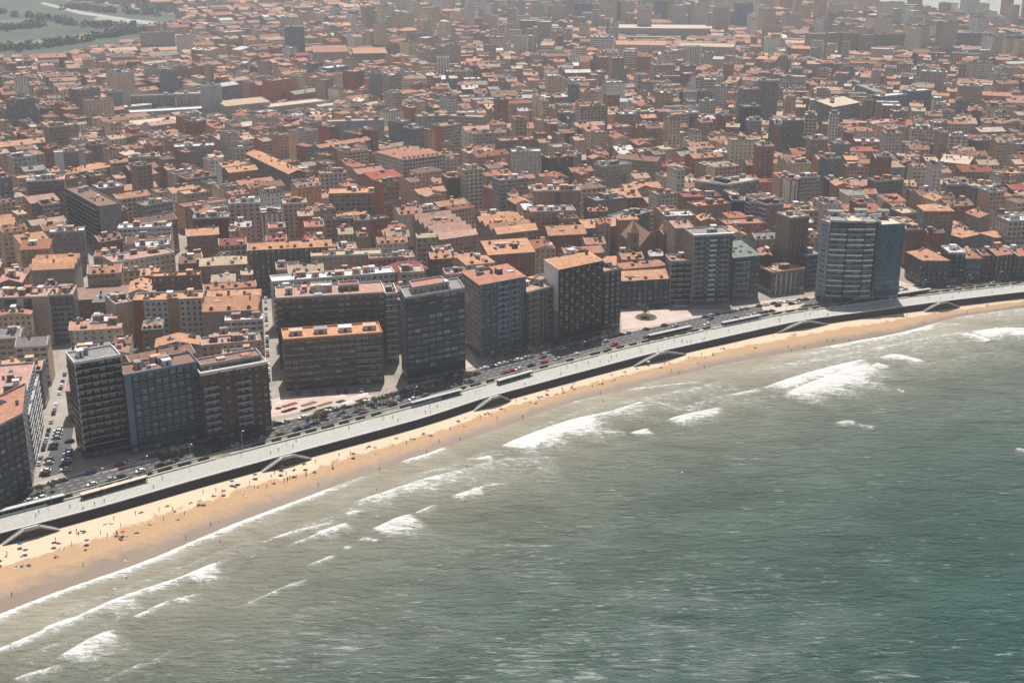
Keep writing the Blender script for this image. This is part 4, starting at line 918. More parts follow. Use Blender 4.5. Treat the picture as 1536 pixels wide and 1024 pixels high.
# ------------------------------------------------------------------ sea wall
WALLZ = 2.6
def seawall():
    b = MB(); p, q = off(-.35), off(0); r = off(.25)
    for i in range(NE - 1):
        w0, w1 = p[i], p[i + 1]
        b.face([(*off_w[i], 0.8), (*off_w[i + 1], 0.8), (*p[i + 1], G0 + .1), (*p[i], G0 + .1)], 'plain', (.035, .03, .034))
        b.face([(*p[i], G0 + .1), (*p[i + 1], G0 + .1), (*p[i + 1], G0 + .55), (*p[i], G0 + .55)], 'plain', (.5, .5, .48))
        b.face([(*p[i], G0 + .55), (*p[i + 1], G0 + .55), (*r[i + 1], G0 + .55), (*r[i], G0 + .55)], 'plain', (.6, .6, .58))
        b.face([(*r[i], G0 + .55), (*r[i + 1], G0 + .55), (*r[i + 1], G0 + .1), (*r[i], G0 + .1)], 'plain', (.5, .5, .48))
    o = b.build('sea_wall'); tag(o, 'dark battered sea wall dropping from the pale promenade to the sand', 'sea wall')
off_w = off(-1.6)
seawall()

# ------------------------------------------------------------------ beach
def beach():
    nu, nv = NE, 44
    Wp = resample(WATER, 900, 6)
    # nearest point of the waterline for every station of the wall, kept monotone
    idx = np.array([int(np.argmin((Wp[:, 0] - (p[0] - n[0] * 25)) ** 2 + (Wp[:, 1] - (p[1] - n[1] * 25)) ** 2)) for p, n in zip(E1, N_)])
    idx = np.maximum.accumulate(idx); Wq = Wp[idx]
    st = off(-1.2)
    ts = np.r_[np.linspace(0, 1, 30), np.linspace(1.06, 2.6, nv - 30)]
    V, wet = [], []
    for i in range(nu):
        for t in ts:
            p = st[i] * (1 - t) + Wq[i] * t
            z = WALLZ * (1 - t) ** 1.15 if t < 1 else -1.1 * (t - 1)
            V.append((p[0], p[1], z + .06 * math.sin(i * .37 + t * 9) * (t < .9) * (t > .03))); wet.append(min(1.3, t))
    Fs = [(i * nv + j, i * nv + j + 1, (i + 1) * nv + j + 1, (i + 1) * nv + j) for i in range(nu - 1) for j in range(nv - 1)]
    me = bpy.data.meshes.new('beach'); me.from_pydata(V, [], Fs); me.materials.append(MS['sand'])
    at = me.attributes.new('wet', 'FLOAT', 'POINT'); at.data.foreach_set('value', np.array(wet, dtype=np.float32)); me.update()
    for p in me.polygons: p.use_smooth = True
    o = bpy.data.objects.new('beach', me); COL.objects.link(o); o['kind'] = 'structure'
    return Wq, st
WQ, BST = beach()
def beach_pt(i, t):
    p = BST[i] * (1 - t) + WQ[i] * t
    return (p[0], p[1], (WALLZ * (1 - t) ** 1.15 if t < 1 else -1.1 * (t - 1)))

# ------------------------------------------------------------------ sea
FOAM = [  # pixels, half width in metres, strength, how far it trails seaward
 ([(-150, 985), (0, 922), (95, 885), (215, 845), (350, 787), (450, 750), (570, 705)], .9, 1.0, 3.5),
 ([(593, 694), (640, 682), (672, 669)], .8, .95, 3), ([(930, 586), (1000, 578), (1060, 572)], .7, .8, 2), ([(850, 605), (900, 594)], .5, .6, 2),
 ([(-80, 1005), (0, 975), (70, 945), (120, 925), (145, 912), (200, 890), (270, 868), (325, 845), (358, 834)], .8, .95, 3),
 ([(62, 946), (90, 935), (115, 926)], 1.2, .95, 5), ([(145, 914), (170, 903), (203, 890)], 1.0, .9, 8), ([(275, 868), (300, 856), (326, 846)], 1.4, 1.0, 9),
 ([(85, 990), (135, 960), (175, 943)], 1.2, 1.0, 9), ([(190, 932), (250, 903), (307, 890)], .6, .9, 2), ([(15, 1022), (50, 1010), (95, 998)], .8, .8, 3), ([(150, 1020), (200, 1000), (240, 985), (262, 972)], .4, .6, 2),
 ([(390, 815), (440, 797), (510, 782)], .6, .85, 2), ([(425, 822), (475, 802), (525, 785)], .6, .8, 2), ([(474, 803), (500, 793), (525, 785)], 1.4, 1, 6),
 ([(360, 909), (395, 894), (420, 884), (440, 876), (465, 867)], .5, .85, 1.5), ([(460, 850), (485, 840), (505, 832)], .5, .9, 1.5), ([(515, 822), (525, 820)], .8, 1, 2), ([(535, 810), (552, 807), (571, 811)], .7, .9, 2),
 ([(558, 798), (590, 783), (620, 772)], 1.6, 1.15, 9), ([(620, 772), (640, 763), (655, 757)], .6, .9, 2), ([(515, 772), (530, 768), (538, 766)], 1.0, .9, 4),
 ([(525, 756), (575, 740), (635, 720), (670, 711), (700, 702)], .9, .8, 10), ([(675, 747), (700, 738), (725, 732)], .8, .95, 4), ([(700, 737), (730, 728), (768, 724)], .5, .8, 1.5),
 ([(640, 720), (690, 708), (740, 692), (790, 688), (850, 686)], 2.0, .55, 16), ([(712, 690), (740, 684)], 1, .8, 6),
 ([(749, 673), (804, 651), (856, 633), (900, 622)], 1.8, 1.3, 13), ([(856, 633), (921, 617), (976, 599)], 1.2, .8, 9), ([(880, 645), (945, 650)], 1.5, .6, 6), ([(976, 599), (1010, 612), (1060, 610)], 1.5, .55, 8),
 ([(945, 651), (960, 647), (974, 644)], .8, 1.1, 4), ([(997, 632), (1038, 621), (1085, 612)], 1.1, 1.15, 7), ([(1090, 594), (1120, 588), (1142, 583)], .6, .9, 3),
 ([(1142, 584), (1217, 560), (1305, 538)], 1.6, 1.1, 11), ([(1173, 597), (1217, 578), (1264, 560), (1311, 545)], 3.0, 1.2, 16), ([(1311, 545), (1335, 552)], 1.4, 1, 6),
 ([(1317, 538), (1343, 532), (1393, 545)], 1.3, 1.1, 7), ([(1452, 502), (1493, 495), (1560, 494)], 2.2, 1.15, 12), ([(1440, 500), (1465, 505), (1490, 513)], 2, 1, 6),
 ([(1211, 526), (1276, 514), (1352, 500), (1422, 481)], .9, .9, 6), ([(1225, 540), (1300, 528), (1360, 512)], 2, .4, 12), ([(1422, 478), (1480, 470), (1560, 460)], 1.5, .55, 12), ([(1380, 492), (1450, 485)], 1.5, .5, 10),
 ([(1000, 620), (1060, 600), (1110, 590)], 1.0, .5, 8), ([(1252, 636), (1270, 632), (1284, 633)], 1.4, 1.1, 4), ([(1284, 637), (1314, 641)], .8, .8, 3), ([(1345, 583), (1358, 589)], .7, .9, 2), ([(1522, 673), (1545, 677)], 1.4, 1, 3),
 ([(1100, 595), (1180, 620)], .8, .25, 5), ([(860, 648), (890, 652), (915, 660)], 1, .45, 6),
 ([(1100, 562), (1250, 536), (1400, 506), (1560, 484)], 4, .5, 26), ([(1150, 540), (1280, 522), (1420, 490)], 3, .5, 14), ([(900, 612), (1000, 592), (1110, 568)], 3, .45, 20), ([(590, 725), (690, 695), (770, 668)], 3, .42, 16), ([(0, 952), (150, 897), (300, 842), (430, 790)], 2, .34, 12),
 ([(430, 800), (520, 765), (600, 735)], 2, .4, 12), ([(770, 655), (850, 625), (930, 598)], 2, .4, 10), ([(1050, 600), (1120, 600), (1180, 590)], 2, .4, 14), ([(0, 1000), (100, 960), (200, 920)], 1.5, .35, 8), ([(1320, 560), (1420, 540), (1536, 520)], 2, .35, 16),
]
def mat_water():
    t = NT('sea_water'); foam = t.attr('foam').outputs['Fac']; sh = t.attr('shore').outputs['Fac']; P = t.pos()
    sh = t.math('ADD', sh, t.math('MULTIPLY_ADD', t.noise(.012, P, 4, .6), 50, -25))
    c = t.n('ValToRGB'); t.l(t.ramp(sh, 0, 260), c.inputs[0]); e = c.color_ramp.elements
    e[0].position = 0; e[0].color = (.30, .265, .20, 1); e[1].position = 1.0; e[1].color = (.042, .125, .108, 1)
    for p, q in ((.10, (.21, .20, .15, 1)), (.24, (.17, .185, .145, 1)), (.5, (.12, .175, .138, 1)), (.75, (.07, .145, .118, 1))):
        k = e.new(p); k.color = q
    patch = t.noise(.02, t.scaled(P, 1, 1.6, 1), 5, .65, 1)
    col = t.mix(1.0, c.outputs[0], t.grey(t.ramp(patch, .3, .7, .82, 1.4)), 'MULTIPLY')
    # foam: traced crests broken up by fine noise
    n1 = t.noise(.28, t.scaled(P, .8, 1.5, 1, R(-25)), 7, .75, .6); n2 = t.noise(1.6, P, 5, .7)
    nn = t.ramp(t.math('ADD', t.math('MULTIPLY', n1, .7), t.math('MULTIPLY', n2, .3)), .36, .64)
    fa = t.ramp(t.math('ADD', foam, t.math('MULTIPLY_ADD', nn, .85, -.42)), .42, .78)
    # small whitecaps further out
    w1 = t.noise(.42, t.scaled(P, .26, 1.9, 1, R(-13)), 4, .6, .6); m = t.noise(.022, P, 4, .6)
    sx = t.n('SeparateXYZ'); t.l(P, sx.inputs[0]); near = t.math('MULTIPLY', t.ramp(sx.outputs[1], 560, 340, .0, .062), t.ramp(sx.outputs[0], 190, 20, .5, 1.0))
    thr = t.math('SUBTRACT', t.math('SUBTRACT', .72, near), t.ramp(m, .38, .62, 0, .09))
    glint_mask = t.math('MULTIPLY', t.attr('painted_glint').outputs['Fac'], t.ramp(t.noise(.05, P, 4, .6), .35, .6)); thr = t.math('SUBTRACT', thr, t.math('MULTIPLY', glint_mask, .07))  # painted sun glint: pale caps are packed denser inside these patches
    cap = t.math('MULTIPLY', t.ramp(t.math('SUBTRACT', w1, thr), 0, .018), t.ramp(sh, 45, 90))
    fa = t.math('MAXIMUM', fa, t.math('MULTIPLY', cap, .42))
    haze_f = t.ramp(t.math('ADD', foam, t.math('MULTIPLY_ADD', nn, .5, -.25)), .08, .6, 0, .6)
    col = t.mix(t.math('MULTIPLY', glint_mask, .42), col, (.45, .48, .46, 1))  # sun glare mixed into the water colour as a pale tone
    col = t.mix(haze_f, col, (.42, .42, .36, 1))
    col = t.mix(fa, col, (.80, .80, .76, 1))
    t.l(col, t.b.inputs['Base Color'])
    t.l(t.ramp(fa, 0, 1, .5, .8), t.b.inputs['Roughness']); t.b.inputs['Specular IOR Level'].default_value = .5; t.b.inputs['IOR'].default_value = 1.33
    r0 = t.noise(.075, t.scaled(P, .55, 1.5, 1, R(-14)), 3, .5, .4)
    r1 = t.noise(.26, t.scaled(P, .55, 1.6, 1, R(-12)), 5, .6, .5); r2 = t.noise(.9, t.scaled(P, .6, 1.5, 1, R(10)), 5, .7, .4)
    calm = t.ramp(sh, 10, 170, .25, 1.0)
    hgt = t.math('MULTIPLY', t.math('ADD', t.math('MULTIPLY', r0, 8.0), t.math('ADD', t.math('MULTIPLY', r1, 7.0), t.math('MULTIPLY', r2, 3.0))), calm)
    hgt = t.math('ADD', hgt, t.math('MULTIPLY', fa, .25))
    bp_ = t.n('Bump'); bp_.inputs['Strength'].default_value = 1.0; bp_.inputs['Distance'].default_value = 1.0; t.l(hgt, bp_.inputs['Height']); t.l(bp_.outputs[0], t.b.inputs['Normal'])
    return t.m
MS['water'] = mat_water()
def sea():
    xs = np.r_[np.linspace(-2500, -330, 24), np.arange(-320, 420, 1.25), np.linspace(430, 2600, 24)]
    ys = np.r_[np.linspace(-500, 250, 14), np.arange(258, 780, 1.25), [900, 1100]]
    X, Y = np.meshgrid(xs, ys, indexing='ij')
    Wp = resample(WATER, 160, 2)
    SD = np.full(X.shape, 1e9)
    sd, _, _ = dist_line(Wp, X, Y); shore = -sd
    foam = np.zeros(X.shape)
    for pts, hw, st, tr in FOAM:
        hw, tr, st = hw * 1.5, tr * 1.6, st * 1.06
        P = line(pts, 0.0)
        if len(P) > 2: P = resample(P, max(12, len(P) * 6), 1)
        x0, x1, y0, y1 = P[:, 0].min() - 40, P[:, 0].max() + 40, P[:, 1].min() - 40, P[:, 1].max() + 40
        i0, i1 = np.searchsorted(xs, [x0, x1]); j0, j1 = np.searchsorted(ys, [y0, y1])
        d, A, L = dist_line(P, X[i0:i1, j0:j1], Y[i0:i1, j0:j1])
        endf = np.clip(np.minimum(A, L - A) / (L * .18 + 1e-6), 0, 1) ** .6
        wv = .55 + .45 * np.sin(A * .21 + pts[0][0]) * np.sin(A * .083 + 1.3 * pts[0][1])
        seaward = np.clip(-d, 0, None); land = np.clip(d, 0, None)
        f = st * np.where(d > 0, np.exp(-(land / (hw * .7)) ** 2), np.maximum(np.exp(-(seaward / hw) ** 2), .78 * np.exp(-(seaward / (tr * (.5 + .6 * wv))) ** 1.6))) * endf
        ed = np.hypot(X[i0:i1, j0:j1] - P[0, 0], Y[i0:i1, j0:j1] - P[0, 1])
        foam[i0:i1, j0:j1] = np.maximum(foam[i0:i1, j0:j1], f)
    k = np.clip((shore - 5) / 80, 0, 1)
    Z = foam * .75 * np.clip((shore + 2) / 8, 0, 1) + k * (.22 * np.sin((Y * .95 + X * -.42) * .26 + 1.2 * np.sin(X * .03)) + .12 * np.sin((Y * .8 + X * .2) * .55 + 2 * np.sin(X * .02 + Y * .013)))
    Z = np.where(shore < -12, -1.0, Z); Z[(np.abs(X) > 500)] = 0
    nx, ny = X.shape
    V = np.stack([X, Y, Z], -1).reshape(-1, 3).astype(np.float32)
    I = np.arange(nx * ny).reshape(nx, ny)
    Q = np.stack([I[:-1, :-1], I[1:, :-1], I[1:, 1:], I[:-1, 1:]], -1).reshape(-1, 4)
    keep = (shore[:-1, :-1].ravel() > -22); Q = Q[keep]
    me = bpy.data.meshes.new('sea'); me.vertices.add(len(V)); me.vertices.foreach_set('co', V.ravel())
    me.loops.add(Q.size); me.loops.foreach_set('vertex_index', Q.ravel().astype(np.int32)); me.polygons.add(len(Q))
    me.polygons.foreach_set('loop_start', np.arange(0, Q.size, 4, dtype=np.int32)); me.polygons.foreach_set('loop_total', np.full(len(Q), 4, dtype=np.int32))
    me.polygons.foreach_set('use_smooth', np.ones(len(Q), dtype=bool))
    a = me.attributes.new('foam', 'FLOAT', 'POINT'); a.data.foreach_set('value', foam.ravel().astype(np.float32))
    painted_glint = np.zeros(X.shape)  # hand-placed patches where sun glint is painted on the sea
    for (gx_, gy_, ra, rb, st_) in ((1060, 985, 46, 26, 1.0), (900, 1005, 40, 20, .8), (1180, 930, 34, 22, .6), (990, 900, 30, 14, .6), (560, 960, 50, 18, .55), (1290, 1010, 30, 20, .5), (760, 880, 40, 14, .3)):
        c_ = gp(gx_, gy_, 0); painted_glint = np.maximum(painted_glint, st_ * np.exp(-((X - c_[0]) / ra) ** 2 - ((Y - c_[1]) / rb) ** 2))
    a = me.attributes.new('painted_glint', 'FLOAT', 'POINT'); a.data.foreach_set('value', painted_glint.ravel().astype(np.float32))
    a = me.attributes.new('shore', 'FLOAT', 'POINT'); a.data.foreach_set('value', np.clip(shore, -50, 1000).ravel().astype(np.float32))
    me.materials.append(MS['water']); me.update()
    o = bpy.data.objects.new('sea', me); COL.objects.link(o); o['kind'] = 'structure'
sea()

# ================================================================== SQUARES, STREETS AND OTHER OPEN GROUND (polygons traced on the photograph)
def poly_px(pts, z=G0): return [tuple(gp(x, y, z)[:2]) for x, y in pts]
def mark_poly(P, g=0):
    P = np.array(P); x0, y0 = P.min(0); x1, y1 = P.max(0)
    i0, i1 = int((x0 - OX) / OC), int((x1 - OX) / OC) + 1; j0, j1 = int((y0 - OY) / OC), int((y1 - OY) / OC) + 1
    i0, j0 = max(i0, 0), max(j0, 0)
    xs = OX + (np.arange(i0, i1) + .5) * OC; ys = OY + (np.arange(j0, j1) + .5) * OC
    X, Y = np.meshgrid(xs, ys, indexing='ij'); ins = np.zeros(X.shape, bool)
    for (ax, ay), (bx, by) in zip(P, np.roll(P, -1, axis=0)):
        c = ((ay > Y) != (by > Y)) & (X < (bx - ax) * (Y - ay) / (by - ay + 1e-9) + ax); ins ^= c
    OCC[i0:i1, j0:j1][ins[:OCC.shape[0] - i0, :OCC.shape[1] - j0]] = True
open_areas = [
 ('street', [(36, 728), (62, 722), (108, 640), (104, 560), (118, 470), (150, 395), (148, 372), (128, 372), (118, 400), (100, 470), (92, 520), (72, 610)], 'lit', .016),
 ('street', [(402, 622), (424, 618), (416, 500), (408, 425), (388, 425), (396, 520)], 'lit', .016),
 ('street', [(742, 352), (722, 352), (690, 300), (668, 268), (678, 262), (702, 290)], 'asphalt', .016),
 ('car_park', [(62, 718), (103, 706), (110, 640), (86, 640)], 'asphalt', .022),
 ('square', [(404, 626), (470, 614), (575, 596), (574, 592), (425, 594), (404, 600)], 'plaza', .024),
 ('square', [(933, 494), (965, 492), (1050, 474), (1085, 464), (1040, 464), (931, 465)], 'plaza', .024),
 ('square', [(1137, 452), (1166, 449), (1210, 456), (1180, 470), (1148, 470)], 'plaza', .024),
 ('square', [(698, 553), (716, 548), (706, 525), (697, 520)], 'plaza', .024),
 ('square', [(1338, 421), (1346, 419), (1380, 434), (1352, 437)], 'plaza', .024),
 ('square', [(135, 712), (240, 690), (236, 686), (140, 700)], 'plaza', .024),
]
for nm, pts, mt, dz in open_areas:
    P = poly_px(pts); sheet(nm, P, G0 + dz, MS[mt]); mark_poly(P)
# keep the built-up fill off the beach side
a_, b_ = off(-400), off(38)
mark_poly([tuple(p) for p in a_] + [tuple(p) for p in b_[::-1]])
FIELD = poly_px([(-150, 100), (60, 92), (205, 64), (275, 40), (262, 22), (140, 4), (-150, -14)])
sheet('fields', FIELD, G0 + .02, MS['field']); mark_poly(FIELD)
mark_poly(poly_px([(1250, 16), (1380, 32), (1560, 42), (1640, 36), (1640, -16), (1290, -16)]))
HOLLOW = poly_px([(1165, 258), (1198, 252), (1200, 225), (1178, 222)]); sheet('park_grass', HOLLOW, G0 + .02, MS['garden']); mark_poly(HOLLOW)

# ================================================================== THE REST OF THE TOWN
ZONES = [(-230, 620, 12), (-120, 700, 12), (60, 760, 8), (200, 830, 8), (350, 850, 14), (-330, 900, 36), (-120, 950, 33), (90, 960, 20), (300, 1020, 2), (-500, 1200, 40), (-200, 1250, 44), (80, 1250, 15), (330, 1250, -12), (520, 1100, 10),
         (-700, 1600, 25), (-300, 1650, 50), (50, 1600, 8), (420, 1600, -20), (750, 1500, 12), (-900, 2200, 10), (-350, 2200, 35), (200, 2100, -8), (650, 2200, 22), (1100, 2100, -15), (-600, 2900, 20), (0, 2900, 0), (600, 2900, 35), (1200, 2900, 8)]
ZX = np.array([z[0] for z in ZONES]); ZY = np.array([z[1] for z in ZONES])
wallw = [('brown', 11), ('taupe', 9), ('grey', 5), ('lightgrey', 7), ('beige', 16), ('cream', 15), ('brick', 15), ('purple', 3), ('slate', 3), ('pink', 11), ('white', 9), ('darkbrown', 5), ('ochre', 8), ('blue', 2)]
roofw = [('orange', 21), ('terracotta', 22), ('rust', 12), ('pink', 15), ('tan', 10), ('brown', 9), ('grey', 5), ('white', 4), ('pale', 5), ('red', 2)]
def pick(tbl, r): 
    tot = sum(w for _, w in tbl); x = r.random() * tot
    for k, w in tbl:
        x -= w
        if x <= 0: return k
    return tbl[-1][0]
rnd = random.Random(5)
LOTS = []
def in_view(x, y, m=60):
    px, py = proj((x, y, G0 + 10)); return -m * 1.5 < px < 1536 + m * 1.5 and py > -m
for zi, (zx, zy, za) in enumerate(ZONES):
    a = R(za); ca, sa = math.cos(a), math.sin(a)
    far = zy > 1500; R_ = 520 if zy > 1900 else 360
    big = 1.5 if zy > 1900 else 1.25 if far else 1.05
    v = -R_
    while v < R_:
        BD = rnd.uniform(36, 52) * big
        u = -R_ + rnd.uniform(-20, 20)
        while u < R_:
            BW = rnd.uniform(60, 110) * big; BH = rnd.choice([18, 20, 22, 25, 27]); BR = rnd.random()
            depth = min(14.5 * big, BD / 2 - 3)
            rows = []
            for side_ in (0, 1):
                q = 0
                while q < BW - 8:
                    w = rnd.uniform(12, 29) * big
                    if BW - q - w < 9: w = BW - q
                    dd = depth * rnd.uniform(.85, 1.1)
                    rows.append((u + q, v if side_ == 0 else v + BD - dd, w - .15, dd, side_)); q += w
            if BD > 2 * depth + 12:
                for q in (0, BW - 13): rows.append((u + q, v + depth * 1.12 + .3, 12.8, BD - 2 * depth * 1.12 - .6, 2))
                if rnd.random() < .8: rows.append((u + 15, v + depth * 1.15 + 1, BW - 30, BD - 2.3 * depth - 2, 3))
            for (lx, ly, w, d, s_) in rows:
                if w < 5 or d < 4: continue
                cx, cy = lx + w / 2, ly + d / 2
                wx, wy = zx + ca * cx - sa * cy, zy + sa * cx + ca * cy
                if np.argmin((ZX - wx) ** 2 + (ZY - wy) ** 2) != zi or wy > 3500 or not in_view(wx, wy): continue
                ox, oy = zx + ca * lx - sa * ly, zy + sa * lx + ca * ly
                LOTS.append((wy, ox, oy, w, d, a, s_, BH, BR))
            u += BW + rnd.uniform(9, 13)
        v += BD + rnd.uniform(6, 8.5)
LOTS.sort()
FILL = []
CAPS = [(185, 505, 163, 218, 8), (915, 1125, 46, 108, 8), (455, 590, 80, 122, 8), (545, 690, 250, 300, 13), (-80, 290, 60, 112, 9), (590, 730, 205, 232, 13), (480, 590, 214, 238, 14), (1030, 1145, 298, 330, 16), (470, 600, 318, 350, 15), (380, 480, 262, 300, 13), (330, 470, 345, 375, 15)]
for (wy, ox, oy, w, d, a, s_, BH, BR) in LOTS:
    if busy(ox, oy, w, d, a):
        # try a smaller footprint so the gaps between the traced buildings fill up
        ok = False
        for fx, fy, sx, sy in ((0, 0, .5, 1), (.5, 0, .5, 1), (0, .5, 1, .5), (0, 0, 1, .5), (.25, .25, .5, .5)):
            ww, dd = w * sx, d * sy
            if ww < 6 or dd < 5: continue
            qx, qy = ox + math.cos(a) * fx * w - math.sin(a) * fy * d, oy + math.sin(a) * fx * w + math.cos(a) * fy * d
            if not busy(qx, qy, ww, dd, a): ok = True; break
        if not ok: continue
        ox, oy, w, d = qx, qy, ww, dd
    mark(ox, oy, w, d, a)
    # far-away districts thin out towards the fields and low sheds
    if wy < 640: h = rnd.uniform(14, 21)
    elif s_ == 3: h = BH * rnd.uniform(.35, .75)
    else:
        h = BH + rnd.choice([-3, 0, 0, 0, 0, 3, 3]) + rnd.uniform(-.8, .8)
        if wy > 850 and rnd.random() < (.14 if ox > 120 else .06): h = rnd.uniform(29, 42)
        if wy > 1900 and rnd.random() < .16 and ox > -250: h = rnd.uniform(34, 58)
        if 1600 < wy and ox < -250: h *= .85
    bx_, by_ = proj((ox, oy, G0))
    if by_ > 560 and 395 < bx_ < 740: continue
    for c0, c1, c2, c3, ch_ in CAPS:
        if c0 < bx_ < c1 and c2 < by_ < c3: h = min(h, ch_ * rnd.uniform(.7, 1))
    roof = rnd.choices(['gx', 'hip', 'flat', 'gy', 'mono'], [58, 14, 16, 5, 7] if BR < .75 else [20, 12, 50, 6, 12])[0]
    if s_ == 2 and roof == 'gx': roof = 'gy'
    if h > 28: roof = 'flat'
    if s_ == 3: roof = rnd.choice(['flat', 'gx', 'mono'])
    wall = pick(wallw, rnd); rc = pick(roofw, rnd)
    if rnd.random() < .55: rc = pick(roofw, random.Random(int(BR * 1e6) + s_))
    if h > 30: wall = rnd.choice(['beige', 'taupe', 'lightgrey', 'cream', 'brick', 'white', 'blue'] if wy < 1700 else ['white', 'cream', 'lightgrey', 'beige', 'white']); rc = rnd.choice(['grey', 'tan', 'white'])
    FILL.append(dict(x=ox, y=oy, w=w, d=d, a=a, h=h, roof=roof, wall=wall, rc=rc, s=s_, wy=wy))
print('fill lots', len(FILL))

# which of them show largest: apparent area of walls and roof, none for those wholly behind others
HM = np.zeros((1536 // 4 + 1,)) + 1e9
def apparent(f):
    x, y = f['x'] + f['w'] / 2 * math.cos(f['a']), f['y'] + f['w'] / 2 * math.sin(f['a'])
    px, py = proj((x, y, G0)); px2, py2 = proj((x, y, G0 + f['h']))
    x2, y2 = x - math.sin(f['a']) * f['d'], y + math.cos(f['a']) * f['d']; px3, py3 = proj((x2, y2, G0 + f['h']))
    wpx = f['w'] * F / math.hypot(y, CZ)
    if px < -10 or px > 1546 or py < 0: return 0, px, py
    c0, c1 = int(max(0, px - wpx / 2) / 4), int(min(1535, px + wpx / 2) / 4) + 1
    top = np.median(HM[c0:c1]) if c1 > c0 else 0
    vis = max(0, min(py, top) - py3)
    HM[c0:c1] = np.minimum(HM[c0:c1], py3)
    return vis * wpx, px2, py2
allb = sorted(FILL, key=lambda f: f['y'])
for f in allb: f['ap'], f['px'], f['py'] = apparent(f)
NIND = 300 - 64
order = sorted(range(len(FILL)), key=lambda i: -(FILL[i]['ap']))
IND = set(order[:NIND])
NEAR = [(20, 'left corner block'), (145, 'black tower'), (240, 'slate gridded block'), (350, 'brown balconied block'), (500, 'low brown slab'), (650, 'tall charcoal block'), (755, 'blue-striped block'), (815, 'lower taupe block'), (870, 'black brick block'),
        (965, 'sunlit plaza'), (1020, 'white-framed narrow block'), (1070, 'tall balcony-striped block'), (1120, 'green-roofed slate block'), (1182, 'white-columned building'), (1250, 'big curved tower'), (1340, 'glassy blue wing'), (1400, 'orange-hipped house'), (1436, 'white-cluttered black block'), (1500, 'low right-hand houses')]
def near_lm(px, py=0, n=0): return 'the ' + min(NEAR, key=lambda q: abs(q[0] - px))[1]
RN = dict(orange='orange', terracotta='terracotta', pink='pinkish tiled', tan='tan', brown='brown', grey='grey', white='white', pale='pale', red='deep red', rust='rust-red')
RT = dict(gx='gabled', gy='end-gabled', hip='hipped', flat='flat', mono='sloping')
used = {}
def rel(f):
    c = sorted(LM, key=lambda m: (m[0] - f['px']) ** 2 + (2.2 * (m[1] - f['py'])) ** 2)
    out = []
    for m in c[:7]:
        dx, dy = f['px'] - m[0], f['py'] - m[1]
        if abs(dy) > abs(dx) * .8: wd_ = 'behind' if dy < 0 else 'in front of'
        else: wd_ = 'left of' if dx < 0 else 'right of'
        out.append(wd_ + ' the ' + m[2].replace('the ', ''))
    return out
def size(f): 
    return ('low' if f['h'] < 13 else 'tall' if f['h'] > 26 else 'mid-height')
def fill_shell(bw, br, f, w=None):
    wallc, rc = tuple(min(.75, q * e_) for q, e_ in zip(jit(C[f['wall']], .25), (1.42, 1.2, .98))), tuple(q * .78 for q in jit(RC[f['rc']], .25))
    r = rnd.random()
    wp = (.38, .45, 0) if r < .35 else (.55, .55, 0) if r < .6 else (.8, .55, 0) if r < .75 else (.75, .6, 1) if r < .9 else (.35, .9, 0)
    side = (0, 0, 0) if rnd.random() < .45 else (.35, .45, 0)
    shell(bw, br, f['w'], f['d'], f['h'], wallc, jit(C['lightgrey' if rnd.random() < .5 else 'taupe'], .2), f['roof'], rc, wp, rnd.uniform(2.6, 3.8), side, None, None, .35, True, wallc)
def strip_art(s): return s[2:] if s.startswith('a ') else s
for i in sorted(IND):
    f = FILL[i]
    base = f"{size(f)} {CN[f['wall']]} building with a {RN[f['rc']]} {RT[f['roof']]} roof"
    lab = None
    for rr in rel(f):
        cand = f"{base} {rr}"
        ws = cand.split()
        if len(ws) > 16: continue
        if cand not in used: lab = cand; break
    if lab is None:
        for extra_ in ('chimney-topped', 'slender', 'squat', 'older', 'plain', 'weathered'):
            for rr in rel(f):
                cand = f"{extra_} {base} {rr}"
                if cand not in used and len(cand.split()) <= 16: lab = cand; break
            if lab: break
    lab = lab or f"{base}, about {int(f['px']/15.36)} percent across the photo"
    used[lab] = 1
    o = root('town_building', (f['x'], f['y'], G0), f['a']); tag(o, lab, 'building', TN)
    bw, br = MB(), MB(); fill_shell(bw, br, f); bw.build('wall', o); br.build('roof', o)
    clutter(o, f['w'], f['d'], f['h'], f['roof'], None, 0, None, rnd.randint(1, 4), (rnd.randint(1, 3) if f['roof'] == 'flat' else rnd.choice([0, 0, 1])), (rnd.randint(2, 4) if f['roof'] in ('gx', 'hip') and rnd.random() < .6 and f['h'] > 12 else 0), rnd.choice([0, 1, 2]))
bm1 = MB()
for i, f in enumerate(FILL):
    if i in IND: continue
    T = (f['x'], f['y'], G0, math.cos(f['a']), math.sin(f['a']), 0)
    bm1.T = T; fill_shell(bm1, bm1, f)
    w, d, h = f['w'], f['d'], f['h']
    far = f['wy'] > 1700
    for q in range(rnd.randint(1, 2) if far else rnd.randint(2, 5)):
        x, y = rnd.uniform(.1, .85) * w, rnd.uniform(.2, .8) * d; z = roof_z(f['roof'], x, y, w, d, h) - .4
        s1, s2, s3 = (rnd.uniform(.8, 1.5), .9, rnd.uniform(1.5, 2.2)) if rnd.random() < .55 else (rnd.uniform(2, 4), rnd.uniform(2, 3), rnd.uniform(1.8, 3))
        cc = jit(rnd.choice([C['cream'], C['brick'], C['lightgrey'], C['white'], C['taupe'], C['pink']]), .2)
        bm1.box(x, min(w - .2, x + s1), y, min(d - .2, y + s2), z, z + s3, 'plain', cc, False, True, 'tiles', jit(RC[pick(roofw, rnd)], .2))
    bm1.T = None
o = bm1.build('distant_town'); tag(o, 'dense mass of tiled roofs and facades filling the town up to the hazy horizon', 'town buildings', None, 'stuff')

